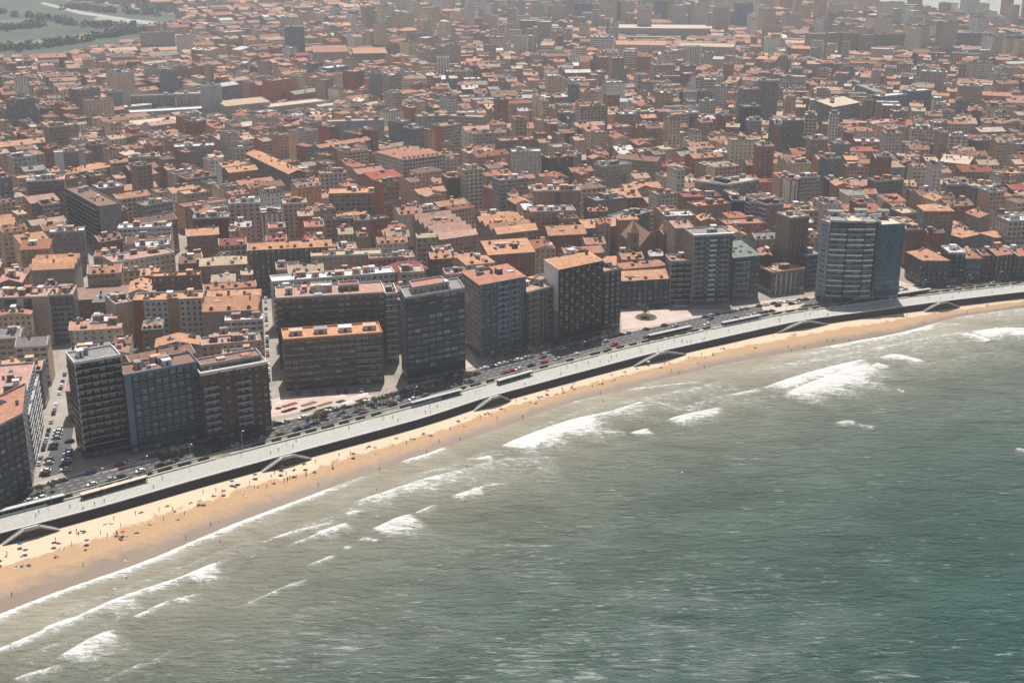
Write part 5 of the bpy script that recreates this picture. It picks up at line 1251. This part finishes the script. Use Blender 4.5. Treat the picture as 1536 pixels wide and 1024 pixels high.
# ================================================================== STAIRS FROM THE PROMENADE TO THE SAND
def beach_stairs(px, wl, wr, label):
    i = edge_at(px); p = E1[i]; t = T_[i]; a = math.atan2(t[1], t[0])
    o = root('beach_stairs', (p[0], p[1], WALLZ), a); tag(o, label, 'stairs', 'white stairs down to the beach')
    H_ = G0 + .15 - WALLZ; wc = (.44, .44, .42)
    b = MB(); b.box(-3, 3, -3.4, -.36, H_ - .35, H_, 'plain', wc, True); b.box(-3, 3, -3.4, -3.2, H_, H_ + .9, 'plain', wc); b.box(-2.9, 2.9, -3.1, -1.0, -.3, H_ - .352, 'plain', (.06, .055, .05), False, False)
    b.build('landing', o)
    for sg, L in ((-1, wl), (1, wr)):
        b = MB(); n = 14
        for k in range(n):
            x0 = sg * (3 + L * k / n); x1 = sg * (3 + L * (k + 1) / n); z = H_ * (1 - (k + .5) / n); lo, hi = min(x0, x1), max(x0, x1)
            b.box(lo, hi, -3.2, -1.3, max(0, z - .4), z, 'plain', (.45, .45, .44), True)
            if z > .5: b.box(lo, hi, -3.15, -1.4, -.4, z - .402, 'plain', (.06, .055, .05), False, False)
        f = b.build('flight', o)
        for y in (-3.35, -1.3):
            b = MB(); x0, x1 = sg * 3, sg * (3 + L)
            q = [(x0, y, H_ - .25), (x1, y, -.05), (x1, y, .4), (x0, y, H_ + .45)]
            q2 = [(x, y + .15, z) for x, _, z in q]
            for A_ in (q, q2[::-1], [q[3], q[2], q2[2], q2[3]]): b.face(A_, 'plain', wc)
            b.build('parapet', f)
for px, wl, wr, lb in ((40, 8, 7, 'white double stair to the beach at the lower left edge of the photo'), (428, 9, 8, 'white double stair to the beach below the brown balconied block'),
                       (738, 10, 6, 'white double stair to the beach below the blue-striped block'), (990, 16, 13, 'white double stair with the widest spread below the sunlit plaza'),
                       (1203, 16, 14, 'white double stair to the beach below the small columned building'), (1410, 10, 9, 'white double stair to the beach nearest the right edge')):
    beach_stairs(px, wl, wr, lb)

# ================================================================== SHELTERS AND LOW WALLS ALONG THE PROMENADE
def shelter(pts, label, col=(.66, .64, .6), dep=2.1, hz=2.6):
    A, B_ = gp(*pts[0], G0 + hz), gp(*pts[1], G0 + hz); v = B_ - A; w = math.hypot(v.x, v.y); a = math.atan2(v.y, v.x)
    o = root('shelter', (A.x, A.y, G0 + .03), a); tag(o, label, 'shelter', 'long shelters on the inner side of the promenade')
    b = MB(); b.box(0, w, -.2, dep, hz - .25, hz, 'plain', col, True); b.build('roof', o)
    b = MB(); b.box(.2, w - .2, dep - .5, dep - .35, 0, hz - .25, 'plain', (.08, .08, .08)); b.build('back_wall', o)
    n = max(2, int(w / 7))
    for k in range(n + 1):
        b = MB(); b.box(-.08, .08, -.08, .08, 0, hz - .25, 'plain', (.4, .4, .4)); c = b.build('post', o) if k == 0 else inst('post', c.data, o); c.location = (.3 + (w - .6) * k / n, .1, 0)
for pts, lb, cl in (([(-60, 782), (97, 742)], 'long white shelter at the lower left edge of the promenade', (.50, .50, .49)), ([(122, 742), (222, 714)], 'pinkish topped shelter in front of the black tower', (.62, .50, .42)),
                ([(618, 604), (694, 584)], 'white shelter roof in front of the charcoal block', (.44, .43, .41)),
                ([(748, 571), (800, 556)], 'short white shelter in front of the blue-striped block', (.44, .43, .41)), 
                ([(975, 503), (1038, 489)], 'white shelter roof along the sunlit plaza', (.44, .43, .41)), ([(1085, 484), (1143, 472)], 'white shelter between the plaza and the columned building', (.44, .43, .41)),
                ([(1282, 449), (1328, 443)], 'low white shelter in front of the big curved tower', (.44, .43, .41)), ([(1346, 441), (1397, 433)], 'white shelter right of the big curved tower', (.44, .43, .41))):
    shelter(pts, lb, cl)
def lowwall(d0, z, hh, col, label, gaps, th=.45):
    p, q = off(d0), off(d0 + th); b = MB(); on = [not any(g0 <= i < g1 for g0, g1 in gaps) for i in range(NE)]
    for i in range(NE - 1):
        if not on[i]: continue
        for (a1, a2, z1, z2) in ((p[i], p[i + 1], z, z + hh),): b.face([(*a1, z1), (*a2, z1), (*a2, z2), (*a1, z2)], 'plain', col)
        b.face([(*p[i], z + hh), (*p[i + 1], z + hh), (*q[i + 1], z + hh), (*q[i], z + hh)], 'plain', col); b.face([(*q[i], z + hh), (*q[i + 1], z + hh), (*q[i + 1], z), (*q[i], z)], 'plain', col)
    o = b.build('low_wall'); tag(o, label, 'wall')
lowwall(13.3, G0 + .1, .8, (.66, .65, .6), 'low pale wall along the inner edge of the promenade', [(i, i + 3) for i in range(10, NE, 34)])
lowwall(18.6, G0 + .02, .5, (.55, .5, .44), 'low kerb wall between the planted strip and the shaded road', [(i, i + 5) for i in range(20, NE, 41)], .4)

# ================================================================== TREES
def leaf_crown(r, h, n, cols, seed):
    rr = random.Random(seed); b = MB()
    cl = [(rr.uniform(-.55, .55) * r, rr.uniform(-.55, .55) * r, rr.uniform(-.35, .4) * h, rr.uniform(.4, .62) * r) for _ in range(7)]
    for _ in range(n):
        cx, cy, cz, cr = rr.choice(cl); u = rr.uniform(0, 2 * math.pi); w = rr.uniform(-1, 1); q = cr * rr.uniform(.5, 1.05); s = math.sqrt(1 - w * w)
        p = Vector((cx + q * s * math.cos(u), cy + q * s * math.sin(u), cz + q * w * .8)); e = rr.uniform(.16, .34) * (r / 2) ** .5
        x = Vector((rr.uniform(-1, 1), rr.uniform(-1, 1), rr.uniform(-.5, .5))).normalized(); y = x.cross(Vector((rr.uniform(-1, 1), rr.uniform(-1, 1), 1))).normalized()
        b.face([p - e * x, p - e * .6 * y, p + e * x, p + e * .6 * y], 'plain', jit(cols[rr.randrange(len(cols))], .3))
    return b.mesh('crown')
GR = [(.045, .07, .03), (.06, .09, .035), (.035, .055, .028), (.08, .10, .04)]
CROWN = [leaf_crown(2.2, 2.6, 420, GR, 1), leaf_crown(1.9, 2.2, 380, GR[:3], 2), leaf_crown(2.4, 2.2, 420, [(.07, .085, .035), (.05, .06, .03), (.09, .085, .04)], 3)]
def trunk_mesh():
    b = MB(); b.tube((0, 0, 0), (0.05, 0, 2.2), .16, .10, 'plain', (.12, .09, .07))
    for k in range(4):
        u = k * 1.6; b.tube((0.05, 0, 1.7), (.9 * math.cos(u), .9 * math.sin(u), 3.1), .07, .03, 'plain', (.12, .09, .07), 5)
    return b.mesh('trunk')
TRUNK = trunk_mesh()
def tree(p, s, v, label, group):
    o = root('tree', (p[0], p[1], p[2]), random.uniform(0, 6)); tag(o, label, 'tree', group)
    inst('trunk', TRUNK, o, scale=(s, s, s)); c = inst('crown', CROWN[v % 3], o, (0, 0, 3.3 * s), 0, (s * random.uniform(.9, 1.15), s * random.uniform(.9, 1.15), s * random.uniform(.85, 1.1)))
    return o
T1 = [(14, 752), (35, 748), (56, 741), (78, 736), (247, 688), (264, 687), (297, 680), (318, 670), (336, 669), (358, 661), (369, 658), (384, 653)]
T2 = [(409, 644), (463, 638), (476, 633), (489, 628), (508, 622), (534, 617), (545, 613), (562, 609), (575, 605), (590, 603), (601, 598), (635, 590), (653, 583), (669, 578), (690, 575), (703, 572)]
T3 = [(744 + k * 17, 545 - k * 3.9) for k in range(11)]
T4 = [(1236 + k * 12 + (k % 3) * 2, 447 - k * 1.4) for k in range(10)]
for ps, lb, g in ((T1, 'small round dark tree in the planted strip in front of the black tower', 'trees of the planted strip'), (T2, 'small round tree in the planted strip in front of the low brown slab', 'trees of the planted strip'),
                  (T3, 'small tree in the shaded strip in front of the blue-striped and black brick blocks', 'trees of the planted strip'), (T4, 'dark green tree in the row at the foot of the big curved tower', 'trees of the planted strip')):
    for k, (x, y) in enumerate(ps):
        lb_ = 'small round dark tree in the planted strip opposite ' + near_lm(x); tree(gp(x, y, G0 + .03), random.uniform(.75, 1.1), k, lb_, g)
        if k % 3: tree(gp(x + 7, y - 4, G0 + .03), random.uniform(.6, .9), k + 1, 'smaller tree in the planted strip opposite ' + near_lm(x), g)
for k, (x, y) in enumerate([(64, 572), (66, 560), (69, 548), (71, 538), (60, 590), (58, 603)]): tree(gp(x, y), .85, k, 'green tree lining the wide car-lined street at the left', 'trees of the car-lined street')
def leaf_hedge():
    rr = random.Random(4); b = MB()
    b.box(-2.9, 2.9, -.45, .45, 0, .75, 'plain', (.03, .045, .022))
    for _ in range(300):
        p = Vector((rr.uniform(-3, 3), rr.uniform(-.6, .6), rr.uniform(.15, 1.1))); e = rr.uniform(.12, .25); x = Vector((rr.uniform(-1, 1), rr.uniform(-1, 1), rr.uniform(-1, 1))).normalized(); y = x.orthogonal().normalized()
        b.face([p - e * x, p - e * y, p + e * x, p + e * y], 'plain', jit(GR[rr.randrange(4)], .3))
    return b.mesh('hedge')
HEDGE = leaf_hedge(); HL = off(16.5); HL2 = off(35.5)
for i in range(12, NE - 10, 4):
    x_ = proj((*HL[i], G0))[0]
    if -20 < x_ < 1550 and random.random() < .8:
        o = inst('hedge', HEDGE, None, (HL[i][0], HL[i][1], G0 + .03), math.atan2(T_[i][1], T_[i][0]), (random.uniform(.7, 1.1), 1, 1)); tag(o, 'clipped dark hedge in the strip beside the promenade, opposite ' + near_lm(x_, proj((*HL[i], G0))[1], 5), 'hedge', 'hedges of the planted strip')
pl = root('planter', gp(969, 476, G0 + .03)); tag(pl, 'round raised bed around the tree on the sunlit beach plaza', 'planter')
b = MB(); b.tube((0, 0, 0), (0, 0, .5), 6.2, 6.0, 'plain', (.2, .16, .12), 28); b.build('rim', pl); b = MB(); b.tube((0, 0, .4), (0, 0, .56), 5.5, 5.3, 'plain', (.06, .055, .035), 24); b.build('soil', pl)
def parasol(cc):
    b = MB(); n = 8
    for k in range(n):
        u0, u1 = 2 * math.pi * k / n, 2 * math.pi * (k + 1) / n; b.face([(1.7 * math.cos(u0), 1.7 * math.sin(u0), 2.2), (1.7 * math.cos(u1), 1.7 * math.sin(u1), 2.2), (0, 0, 2.8)], 'plain', cc)
    c = MB(); c.tube((0, 0, 0), (0, 0, 2.8), .05, .04, 'plain', (.5, .5, .5), 5); c.tube((0, 0, 0), (0, 0, .12), .4, .4, 'plain', (.3, .3, .3), 8); return b.mesh('canopy'), c.mesh('pole')
PS = {'dark red': parasol((.25, .04, .03)), 'cream': parasol((.62, .58, .5)), 'brown': parasol((.2, .11, .07))}
for k in range(20):
    x_ = 418 + (k * 53) % 135; y_ = 616 - (x_ - 418) * .115 + ((k * 29) % 12) - 5 ; cn = ('cream', 'brown', 'cream', 'dark red', 'brown')[k % 5]; p = gp(x_, y_, G0 + .03)
    o = root('parasol', p, k); tag(o, cn + ' terrace parasol on the pale square before the low brown slab', 'parasol', cn + ' terrace parasols'); inst('canopy', PS[cn][0], o); inst('pole', PS[cn][1], o)
tree(gp(969, 476, G0 + .03), 1.5, 0, 'spreading dark tree with a round shadow on the sunlit beach plaza', None)
for k in range(16):
    x = 1164 + (k * 37 % 36); y = 226 + (k * 13 % 30); tree(gp(x, y), random.uniform(1.6, 2.2), k, 'large dark tree in the leafy hollow of the right town', 'trees in the leafy hollow')
for k in range(22):
    x, y = random.uniform(760, 1500), random.uniform(20, 110)
    if not busy(gp(x, y)[0] - 2, gp(x, y)[1] - 2, 4, 4, 0): tree(gp(x, y), 2.4, k, 'hazy tree among the far roofs', 'far trees')

# ------------------------------------------------------------------ fields and woods at the top left
def stuff_woods(name, pts_list, n, seed, label, sz=(5, 10)):
    rr = random.Random(seed); b = MB()
    for pts in pts_list:
        P = [gp(x, y) for x, y in pts]
        for _ in range(n):
            k = rr.randrange(len(P) - 1); t = rr.random(); p = P[k].lerp(P[k + 1], t) + Vector((rr.gauss(0, 9), rr.gauss(0, 14), 0)); s = rr.uniform(*sz)
            for q in range(26):
                u = rr.uniform(0, 6.28); w = rr.uniform(.05, 1.0); e = s * .34; c = p + Vector((math.cos(u) * s * (1 - .5 * w) * rr.uniform(.6, 1), math.sin(u) * s * (1 - .5 * w) * rr.uniform(.6, 1), w * s * 1.3))
                x = Vector((rr.uniform(-1, 1), rr.uniform(-1, 1), rr.uniform(-.6, .6))).normalized(); y = x.cross(Vector((rr.uniform(-1, 1), rr.uniform(-1, 1), 1))).normalized()
                b.face([c - e * x, c - e * y, c + e * x, c + e * y], 'plain', jit((.028, .05, .03), .35))
    o = b.build(name); tag(o, label, 'woodland', None, 'stuff')
stuff_woods('woods', [[(-60, 80), (40, 74), (90, 68), (130, 62)], [(-60, 48), (20, 44), (60, 40)], [(20, 24), (70, 30), (120, 40), (200, 42)], [(-60, 22), (10, 20)], [(150, 58), (180, 52), (250, 44)], [(100, 12), (160, 18), (240, 24)]], 70, 3, 'dark hedgerows and copses dividing the hazy fields at the top left')
for pts, cl in (([(40, 62), (150, 48), (205, 46), (70, 68)], (.24, .23, .15)), ([(-80, 38), (70, 26), (60, 36), (-80, 46)], (.10, .15, .08)), ([(140, 30), (250, 40), (262, 36), (150, 24)], (.33, .31, .22)), ([(-80, 70), (60, 60), (30, 66), (-80, 76)], (.17, .18, .11))):
    nm = 'field%.0f' % (cl[0] * 100); MS[nm] = mat_ground('field_soil', tuple(c * .8 for c in cl), cl, .01); sheet('field', poly_px(pts), G0 + .3, MS[nm])
MS['track'] = mat_ground('pale_track', (.3, .3, .28), (.4, .4, .37)); sheet('country_road', poly_px([(60, 6), (120, 22), (255, 41), (258, 39), (125, 18), (66, 4)]), G0 + .35, MS['track'])
MS['far'] = mat_ground('far_fields', (.22, .25, .20), (.38, .39, .35), .02); 
ff_ = poly_px([(1270, 8), (1380, 18), (1560, 30), (1640, 24), (1640, -14), (1300, -14)]); sheet('far_fields', ff_, G0 + .3, MS['far'])

# ================================================================== CARS
def car_parts(col):
    b = MB(); L_, W_ = 4.3, 1.75
    prof = [(-.5, .35), (-.5, .75), (-.47, .9), (-.2, 1.0), (.3, .95), (.46, .8), (.5, .6), (.5, .35)]
    for (x0, z0), (x1, z1) in zip(prof, prof[1:]): b.face([(x0 * L_, -W_ / 2, z0), (x0 * L_, W_ / 2, z0), (x1 * L_, W_ / 2, z1), (x1 * L_, -W_ / 2, z1)], 'paint', col)
    b.face([(x * L_, -W_ / 2, z) for x, z in prof][::-1], 'paint', col); b.face([(x * L_, W_ / 2, z) for x, z in prof], 'paint', col)
    c = MB(); q = [(-.42, .95), (-.3, 1.42), (.08, 1.45), (.27, .95)]
    for (x0, z0), (x1, z1), m_ in ((q[0], q[1], 'glass'), (q[1], q[2], 'paint'), (q[2], q[3], 'glass')):
        c.face([(x0 * L_, -.75, z0), (x0 * L_, .75, z0), (x1 * L_, .66, z1), (x1 * L_, -.66, z1)], m_, col if m_ == 'paint' else (.02, .022, .026))
    for sgn in (-1, 1): c.face([(x * L_, sgn * (.75 if z < 1 else .66), z) for x, z in q], 'glass', (.02, .022, .026))
    w = MB(); w.tube((0, -.11, 0), (0, .11, 0), .32, .32, 'plain', (.02, .02, .02), 10); w.tube((0, -.12, 0), (0, .12, 0), .17, .17, 'plain', (.4, .4, .4), 8)
    return b.mesh('body'), c.mesh('cabin'), w.mesh('wheel')
CARC = dict(white=(.75, .75, .74), silver=(.45, .46, .48), black=(.02, .02, .022), grey=(.14, .14, .15), red=(.35, .03, .025), blue=(.04, .08, .2))
CARS = {k: car_parts(v) for k, v in CARC.items()}
NCAR = [0]
def car(p, a, colr, where, group, full=True):
    bm_, cm_, wm_ = CARS[colr]; o = root('parked_car', (p[0], p[1], p[2]), a); x_, y_ = proj(p); tag(o, f'{colr} car {where}' + (' near ' + near_lm(x_, y_, 5) if 'seafront road' in where or 'beside the pavement' in where else ''), 'car', group)
    inst('body', bm_, o); inst('cabin', cm_, o)
    if full:
        for x in (-1.35, 1.35):
            for y in (-.8, .8): inst('wheel', wm_, o, (x, y, .32))
    NCAR[0] += 1
CK = ['white', 'white', 'silver', 'black', 'grey', 'black', 'white', 'silver', 'grey', 'grey', 'silver', 'blue', 'red']
rc_ = random.Random(9)
for d_, z, nm, gp_, prob in ((21.2, .012, 'on the seaward side of the seafront road', 'cars on the seafront road, seaward side', .16), (28.2, .012, 'in the middle of the seafront road', 'cars driving on the seafront road', .08), (32.6, .012, 'parked beside the pavement', 'cars beside the seafront pavement', .3)):
    L_ = off(d_)
    for i in range(4, NE - 4, 2):
        if rc_.random() < prob * 2 and -40 < proj((*L_[i], G0))[0] < 1580:
            car((L_[i][0], L_[i][1], G0 + z), math.atan2(T_[i][1], T_[i][0]) + (0 if rc_.random() < .5 else math.pi), rc_.choice(CK), nm, gp_)
def car_row(p0, p1, n, z, where, group, turn=0, skip=.15):
    A, B_ = gp(*p0, G0 + z), gp(*p1, G0 + z); a = math.atan2((B_ - A).y, (B_ - A).x)
    for k in range(n):
        if rc_.random() < skip: continue
        car(A.lerp(B_, (k + .5) / n), a + turn, rc_.choice(CK), where, group)
car_row((66, 716), (88, 645), 13, .026, 'in the left line of the small car park by the black tower', 'cars in the small car park', R(90)); car_row((98, 708), (107, 648), 13, .026, 'in the right line of the small car park by the black tower', 'cars in the small car park', R(90), .3)
car_row((58, 700), (98, 560), 22, .02, 'parked along the balconied side of the wide street', 'cars along the balconied side of the wide street', 0, .2); car_row((112, 560), (140, 430), 16, .02, 'parked far up the wide sunlit street', 'cars up the wide street', 0, .25)
car_row((405, 616), (398, 440), 26, .02, 'parked in the narrow sunlit street', 'cars in the narrow street', 0, .25); car_row((430, 592), (560, 586), 11, .03, 'parked in front of the low brown slab', 'cars before the low brown slab', R(90), .2)
car_row((945, 463), (1030, 460), 9, .03, 'parked behind the sunlit plaza', 'cars behind the plaza', 0, .3)

# ================================================================== LAMP POSTS
def lamp_mesh():
    p = MB(); p.tube((0, 0, 0), (0, 0, 9.5), .13, .07, 'plain', (.42, .43, .43), 7); h = MB(); h.tube((0, 0, 9.5), (0, -1.6, 10.2), .05, .04, 'plain', (.42, .43, .43), 5); h.box(-.25, .25, -2.3, -1.4, 10.15, 10.32, 'plain', (.6, .6, .6), True)
    f = MB(); f.box(-.3, .3, -.3, .3, 0, .35, 'plain', (.4, .4, .4)); return p.mesh('pole'), h.mesh('lamp_head'), f.mesh('base')
LP = lamp_mesh(); L_ = off(14.2)
for px in (97, 172, 240, 312, 388, 452, 527, 600, 651, 742, 815, 901, 985, 1060, 1132, 1204, 1268, 1333, 1404, 1472, 1520):
    i = edge_at(px); o = root('street_lamp', (L_[i][0], L_[i][1], G0 + .1), math.atan2(T_[i][1], T_[i][0])); tag(o, 'tall grey street lamp on the promenade, across from ' + near_lm(px, proj((*L_[i], G0))[1], 7), 'street lamp', 'street lamps along the promenade')
    for nm, me in zip(('pole', 'lamp_head', 'base'), LP): inst(nm, me, o)

# ================================================================== PEOPLE
def person_mesh(pose, top, legs, skin=(.42, .26, .18), hair=(.03, .02, .015)):
    me = bpy.data.meshes.new('person'); bm = bmesh.new()
    J = dict(stand=dict(pel=(0, 0, .92), ch=(0, 0, 1.32), nk=(0, 0, 1.47), hd=(0, -.02, 1.62), ht=(0, -.01, 1.74), kL=(.1, -.03, .5), fL=(.11, .02, .06), tL=(.11, -.16, .03), kR=(-.1, -.03, .5), fR=(-.11, .02, .06), tR=(-.11, -.16, .03),
                        eL=(.24, .02, 1.12), hL=(.25, -.08, .86), eR=(-.24, .02, 1.12), hR=(-.25, -.08, .86)),
             walk=dict(pel=(0, 0, .90), ch=(0, -.04, 1.30), nk=(0, -.06, 1.45), hd=(0, -.09, 1.60), ht=(0, -.09, 1.72), kL=(.1, -.2, .5), fL=(.1, -.34, .08), tL=(.1, -.5, .07), kR=(-.1, .08, .48), fR=(-.1, .36, .13), tR=(-.1, .24, .03),
                       eL=(.25, .12, 1.12), hL=(.25, .2, .9), eR=(-.25, -.12, 1.12), hR=(-.24, -.3, .95)),
             sit=dict(pel=(0, 0, .12), ch=(0, .06, .52), nk=(0, .05, .67), hd=(0, .02, .82), ht=(0, .02, .94), kL=(.14, -.38, .42), fL=(.13, -.62, .07), tL=(.13, -.76, .05), kR=(-.14, -.36, .40), fR=(-.13, -.66, .07), tR=(-.13, -.8, .05),
                      eL=(.27, .08, .34), hL=(.22, -.2, .36), eR=(-.28, .2, .32), hR=(-.3, .3, .06)),
             lie=dict(pel=(0, 0, .13), ch=(0, .42, .14), nk=(0, .57, .15), hd=(0, .72, .15), ht=(0, .84, .15), kL=(.13, -.42, .13), fL=(.14, -.84, .10), tL=(.17, -.92, .2), kR=(-.12, -.42, .2), fR=(-.13, -.82, .08), tR=(-.16, -.92, .16),
                      eL=(.32, .4, .1), hL=(.36, .14, .07), eR=(-.3, .62, .1), hR=(-.12, .86, .1)))[pose]
    ch = [('pel', None, .15), ('ch', 'pel', .165), ('nk', 'ch', .065), ('hd', 'nk', .105), ('ht', 'hd', .07), ('kL', 'pel', .075), ('fL', 'kL', .048), ('tL', 'fL', .04), ('kR', 'pel', .075), ('fR', 'kR', .048), ('tR', 'fR', .04), ('eL', 'ch', .05), ('hL', 'eL', .036), ('eR', 'ch', .05), ('hR', 'eR', .036)]
    V = {}
    for k, par, r_ in ch: V[k] = bm.verts.new(J[k])
    for k, par, r_ in ch:
        if par: bm.edges.new((V[k], V[par]))
    bm.to_mesh(me); bm.free()
    o = bpy.data.objects.new('p', me); COL.objects.link(o); md = o.modifiers.new('s', 'SKIN')
    for k, (_, _, r_) in enumerate(ch): me.skin_vertices[0].data[k].radius = (r_, r_ * (.7 if k < 2 else 1)); me.skin_vertices[0].data[k].use_root = k == 0
    o.modifiers.new('u', 'SUBSURF').levels = 1
    dg = bpy.context.evaluated_depsgraph_get(); ev = bpy.data.meshes.new_from_object(o.evaluated_get(dg)); bpy.data.objects.remove(o)
    cols = []
    J3 = {k: Vector(v) for k, v in J.items()}
    for p in ev.polygons:
        c = p.center; k = min(J3, key=lambda q: (J3[q] - c).length)
        cols.append((*(hair if k == 'ht' else skin if k in ('hd', 'nk', 'hL', 'hR', 'eL', 'eR') else legs if k in ('pel', 'kL', 'kR') else skin if k in ('fL', 'fR') else (.03, .03, .03) if k in ('tL', 'tR') else top), 1))
    at = ev.attributes.new('Col', 'FLOAT_COLOR', 'FACE'); at.data.foreach_set('color', np.array(cols, dtype=np.float32).ravel()); ev.materials.clear(); ev.materials.append(M['plain'])
    for p in ev.polygons: p.use_smooth = True
    return ev
CL = dict(dark=(.03, .03, .04), white=(.6, .6, .58), red=(.3, .04, .03), blue=(.05, .09, .2), skin=(.38, .24, .17))
PM = {}
for pose in ('stand', 'walk', 'sit', 'lie'):
    for tp, lg in (('dark', 'dark'), ('white', 'blue'), ('red', 'dark'), ('blue', 'dark'), ('skin', 'dark')): PM[pose, tp] = person_mesh(pose, CL[tp], CL[lg])
DESC = dict(dark='in dark clothes', white='in a white top and shorts', red='in a red top', blue='in a blue top', skin='in dark swimwear')
rp = random.Random(21)
def person(p, pose, tp, where, group):
    if 'waist' not in where: where = where.replace('the wet sand', 'wet sand').replace('the pale promenade', 'the promenade').replace('the dry golden sand', 'the dry sand') + (' opposite ' if 'promenade' in where else ' below ') + near_lm(proj(p)[0])
    o = inst('person', PM[pose, tp], None, p, rp.uniform(0, 6.28)); tag(o, f'person {DESC[tp]} {where}', 'person', group); return o
for k in range(95):
    i = rp.randrange(6, NE - 6); x = proj((*E1[i], G0))[0]
    if not -20 < x < 1556: continue
    d_ = rp.uniform(.8, 12.4); p = E1[i] + N_[i] * d_ + T_[i] * rp.uniform(-.5, .5); pose = rp.choice(['walk', 'walk', 'stand']); tp = rp.choice(['dark', 'dark', 'dark', 'blue', 'white', 'red'])
    person((p[0], p[1], G0 + .155), pose, tp, 'walking on the pale promenade' if pose == 'walk' else 'standing on the pale promenade', 'people on the promenade')
for k in range(175):
    i = int(abs(rp.gauss(0, .30)) * NE) + 6 if rp.random() < .8 else rp.randrange(6, NE - 20)
    if i >= NE - 20: continue
    x0 = proj((*E1[i], G0))[0]
    if not -60 < x0 < 1556: continue
    t = rp.uniform(.12, .5); x, y, z = beach_pt(i, t); r_ = rp.random(); pose = 'lie' if r_ < .4 else 'sit' if r_ < .7 else 'stand'; tp = rp.choice(['dark', 'dark', 'skin', 'skin', 'blue', 'red'])
    person((x + rp.uniform(-.5, .5), y + rp.uniform(-.5, .5), z - .0), pose, tp, {'lie': 'lying', 'sit': 'sitting', 'stand': 'standing'}[pose] + ' on the dry golden sand', 'people on the dry sand')
    if pose != 'stand' and rp.random() < .8:
        b = MB(); cc = rp.choice([(.03, .04, .08), (.25, .04, .04), (.06, .12, .25), (.5, .5, .45), (.04, .04, .04)]); b.box(-.5, .5, -.95, .95, 0, .04, 'plain', cc); tw = b.build('beach_towel'); tw.location = (x, y, z + .01); tw.rotation_euler = (0, 0, rp.uniform(0, 3))
        tag(tw, {.03: 'dark navy', .25: 'red', .06: 'blue', .5: 'cream', .04: 'black'}[cc[0]] + ' towel spread under a person on the dry sand below ' + near_lm(proj((x, y, z))[0]), 'towel', 'beach towels')
for k in range(26):
    i = rp.randrange(6, NE - 60); t = rp.uniform(.6, 1.0); x, y, z = beach_pt(i, t); person((x, y, z), 'walk', rp.choice(['dark', 'skin', 'blue']), 'walking on the wet sand', 'people on the wet sand')
for k, (x, y) in enumerate([(190, 868), (330, 813), (905, 602), (963, 634), (700, 700), (565, 735), (1022, 640)]):
    p = gp(x, y, 0); person((p[0], p[1], -.7), 'stand', 'dark', 'standing waist deep in the shallow water', 'bathers')
# beach umbrellas and windbreaks on the left sand
UM = []
for cc in ((.45, .05, .04), (.04, .08, .2), (.6, .58, .5), (.03, .03, .035)):
    b = MB(); n = 10
    for k in range(n):
        u0, u1 = 2 * math.pi * k / n, 2 * math.pi * (k + 1) / n; b.face([(math.cos(u0), math.sin(u0), 1.75), (math.cos(u1), math.sin(u1), 1.75), (0, 0, 2.15)], 'plain', cc)
    c = MB(); c.tube((0, 0, 0), (0, 0, 2.15), .03, .02, 'plain', (.6, .6, .6), 5); UM.append((b.mesh('canopy'), c.mesh('pole')))
for k in range(26):
    i = int(abs(rp.gauss(0, .16)) * NE) + 8; t = rp.uniform(.12, .45); x, y, z = beach_pt(i, t); j = rp.randrange(4); o = root('beach_umbrella', (x, y, z), 0)
    tag(o, ('red', 'navy', 'cream', 'black')[j] + ' beach umbrella on the dry sand below ' + near_lm(proj((x, y, z))[0]), 'umbrella', 'beach umbrellas'); inst('canopy', UM[j][0], o, scale=(1, 1, 1)); inst('pole', UM[j][1], o)
# buoys
for (x, y), lb in (((188, 843), 'white round buoy in the first shallow water at the left'), ((172, 885), 'white round buoy just outside the first breaker'), ((1023, 710), 'lone white buoy in the open green water')):
    p = gp(x, y, 0); b = MB(); n = 8
    for q in range(4):
        a0, a1 = math.pi * (q / 4 - .5), math.pi * ((q + 1) / 4 - .5)
        for k in range(n):
            u0, u1 = 2 * math.pi * k / n, 2 * math.pi * (k + 1) / n
            b.face([(.6 * math.cos(a0) * math.cos(u0), .6 * math.cos(a0) * math.sin(u0), .6 * math.sin(a0)), (.6 * math.cos(a0) * math.cos(u1), .6 * math.cos(a0) * math.sin(u1), .6 * math.sin(a0)), (.6 * math.cos(a1) * math.cos(u1), .6 * math.cos(a1) * math.sin(u1), .6 * math.sin(a1)), (.6 * math.cos(a1) * math.cos(u0), .6 * math.cos(a1) * math.sin(u0), .6 * math.sin(a1))], 'plain', (.8, .8, .78))
    b.tube((0, 0, .5), (0, 0, 1.1), .05, .04, 'plain', (.7, .7, .7)); o = b.build('buoy'); o.location = (p[0], p[1], .25); tag(o, lb, 'buoy')


# ------------------------------------------------------------------ air
def haze():
    bm = bmesh.new(); bmesh.ops.create_cube(bm, size=1); me = bpy.data.meshes.new('haze'); bm.to_mesh(me); bm.free()
    o = bpy.data.objects.new('haze', me); COL.objects.link(o); o.scale = (7000, 8200, 236); o.location = (0, 2900, 236 / 2 - 4)
    m = bpy.data.materials.new('haze_air'); m.use_nodes = True; t = m.node_tree; t.nodes.remove(t.nodes['Principled BSDF'])
    v = t.nodes.new('ShaderNodeVolumePrincipled'); v.inputs['Color'].default_value = (.90, .95, 1.0, 1); v.inputs['Density'].default_value = HAZE_D; v.inputs['Anisotropy'].default_value = .2
    t.links.new(v.outputs[0], t.nodes['Material Output'].inputs['Volume']); me.materials.append(m); o['kind'] = 'stuff'
haze()
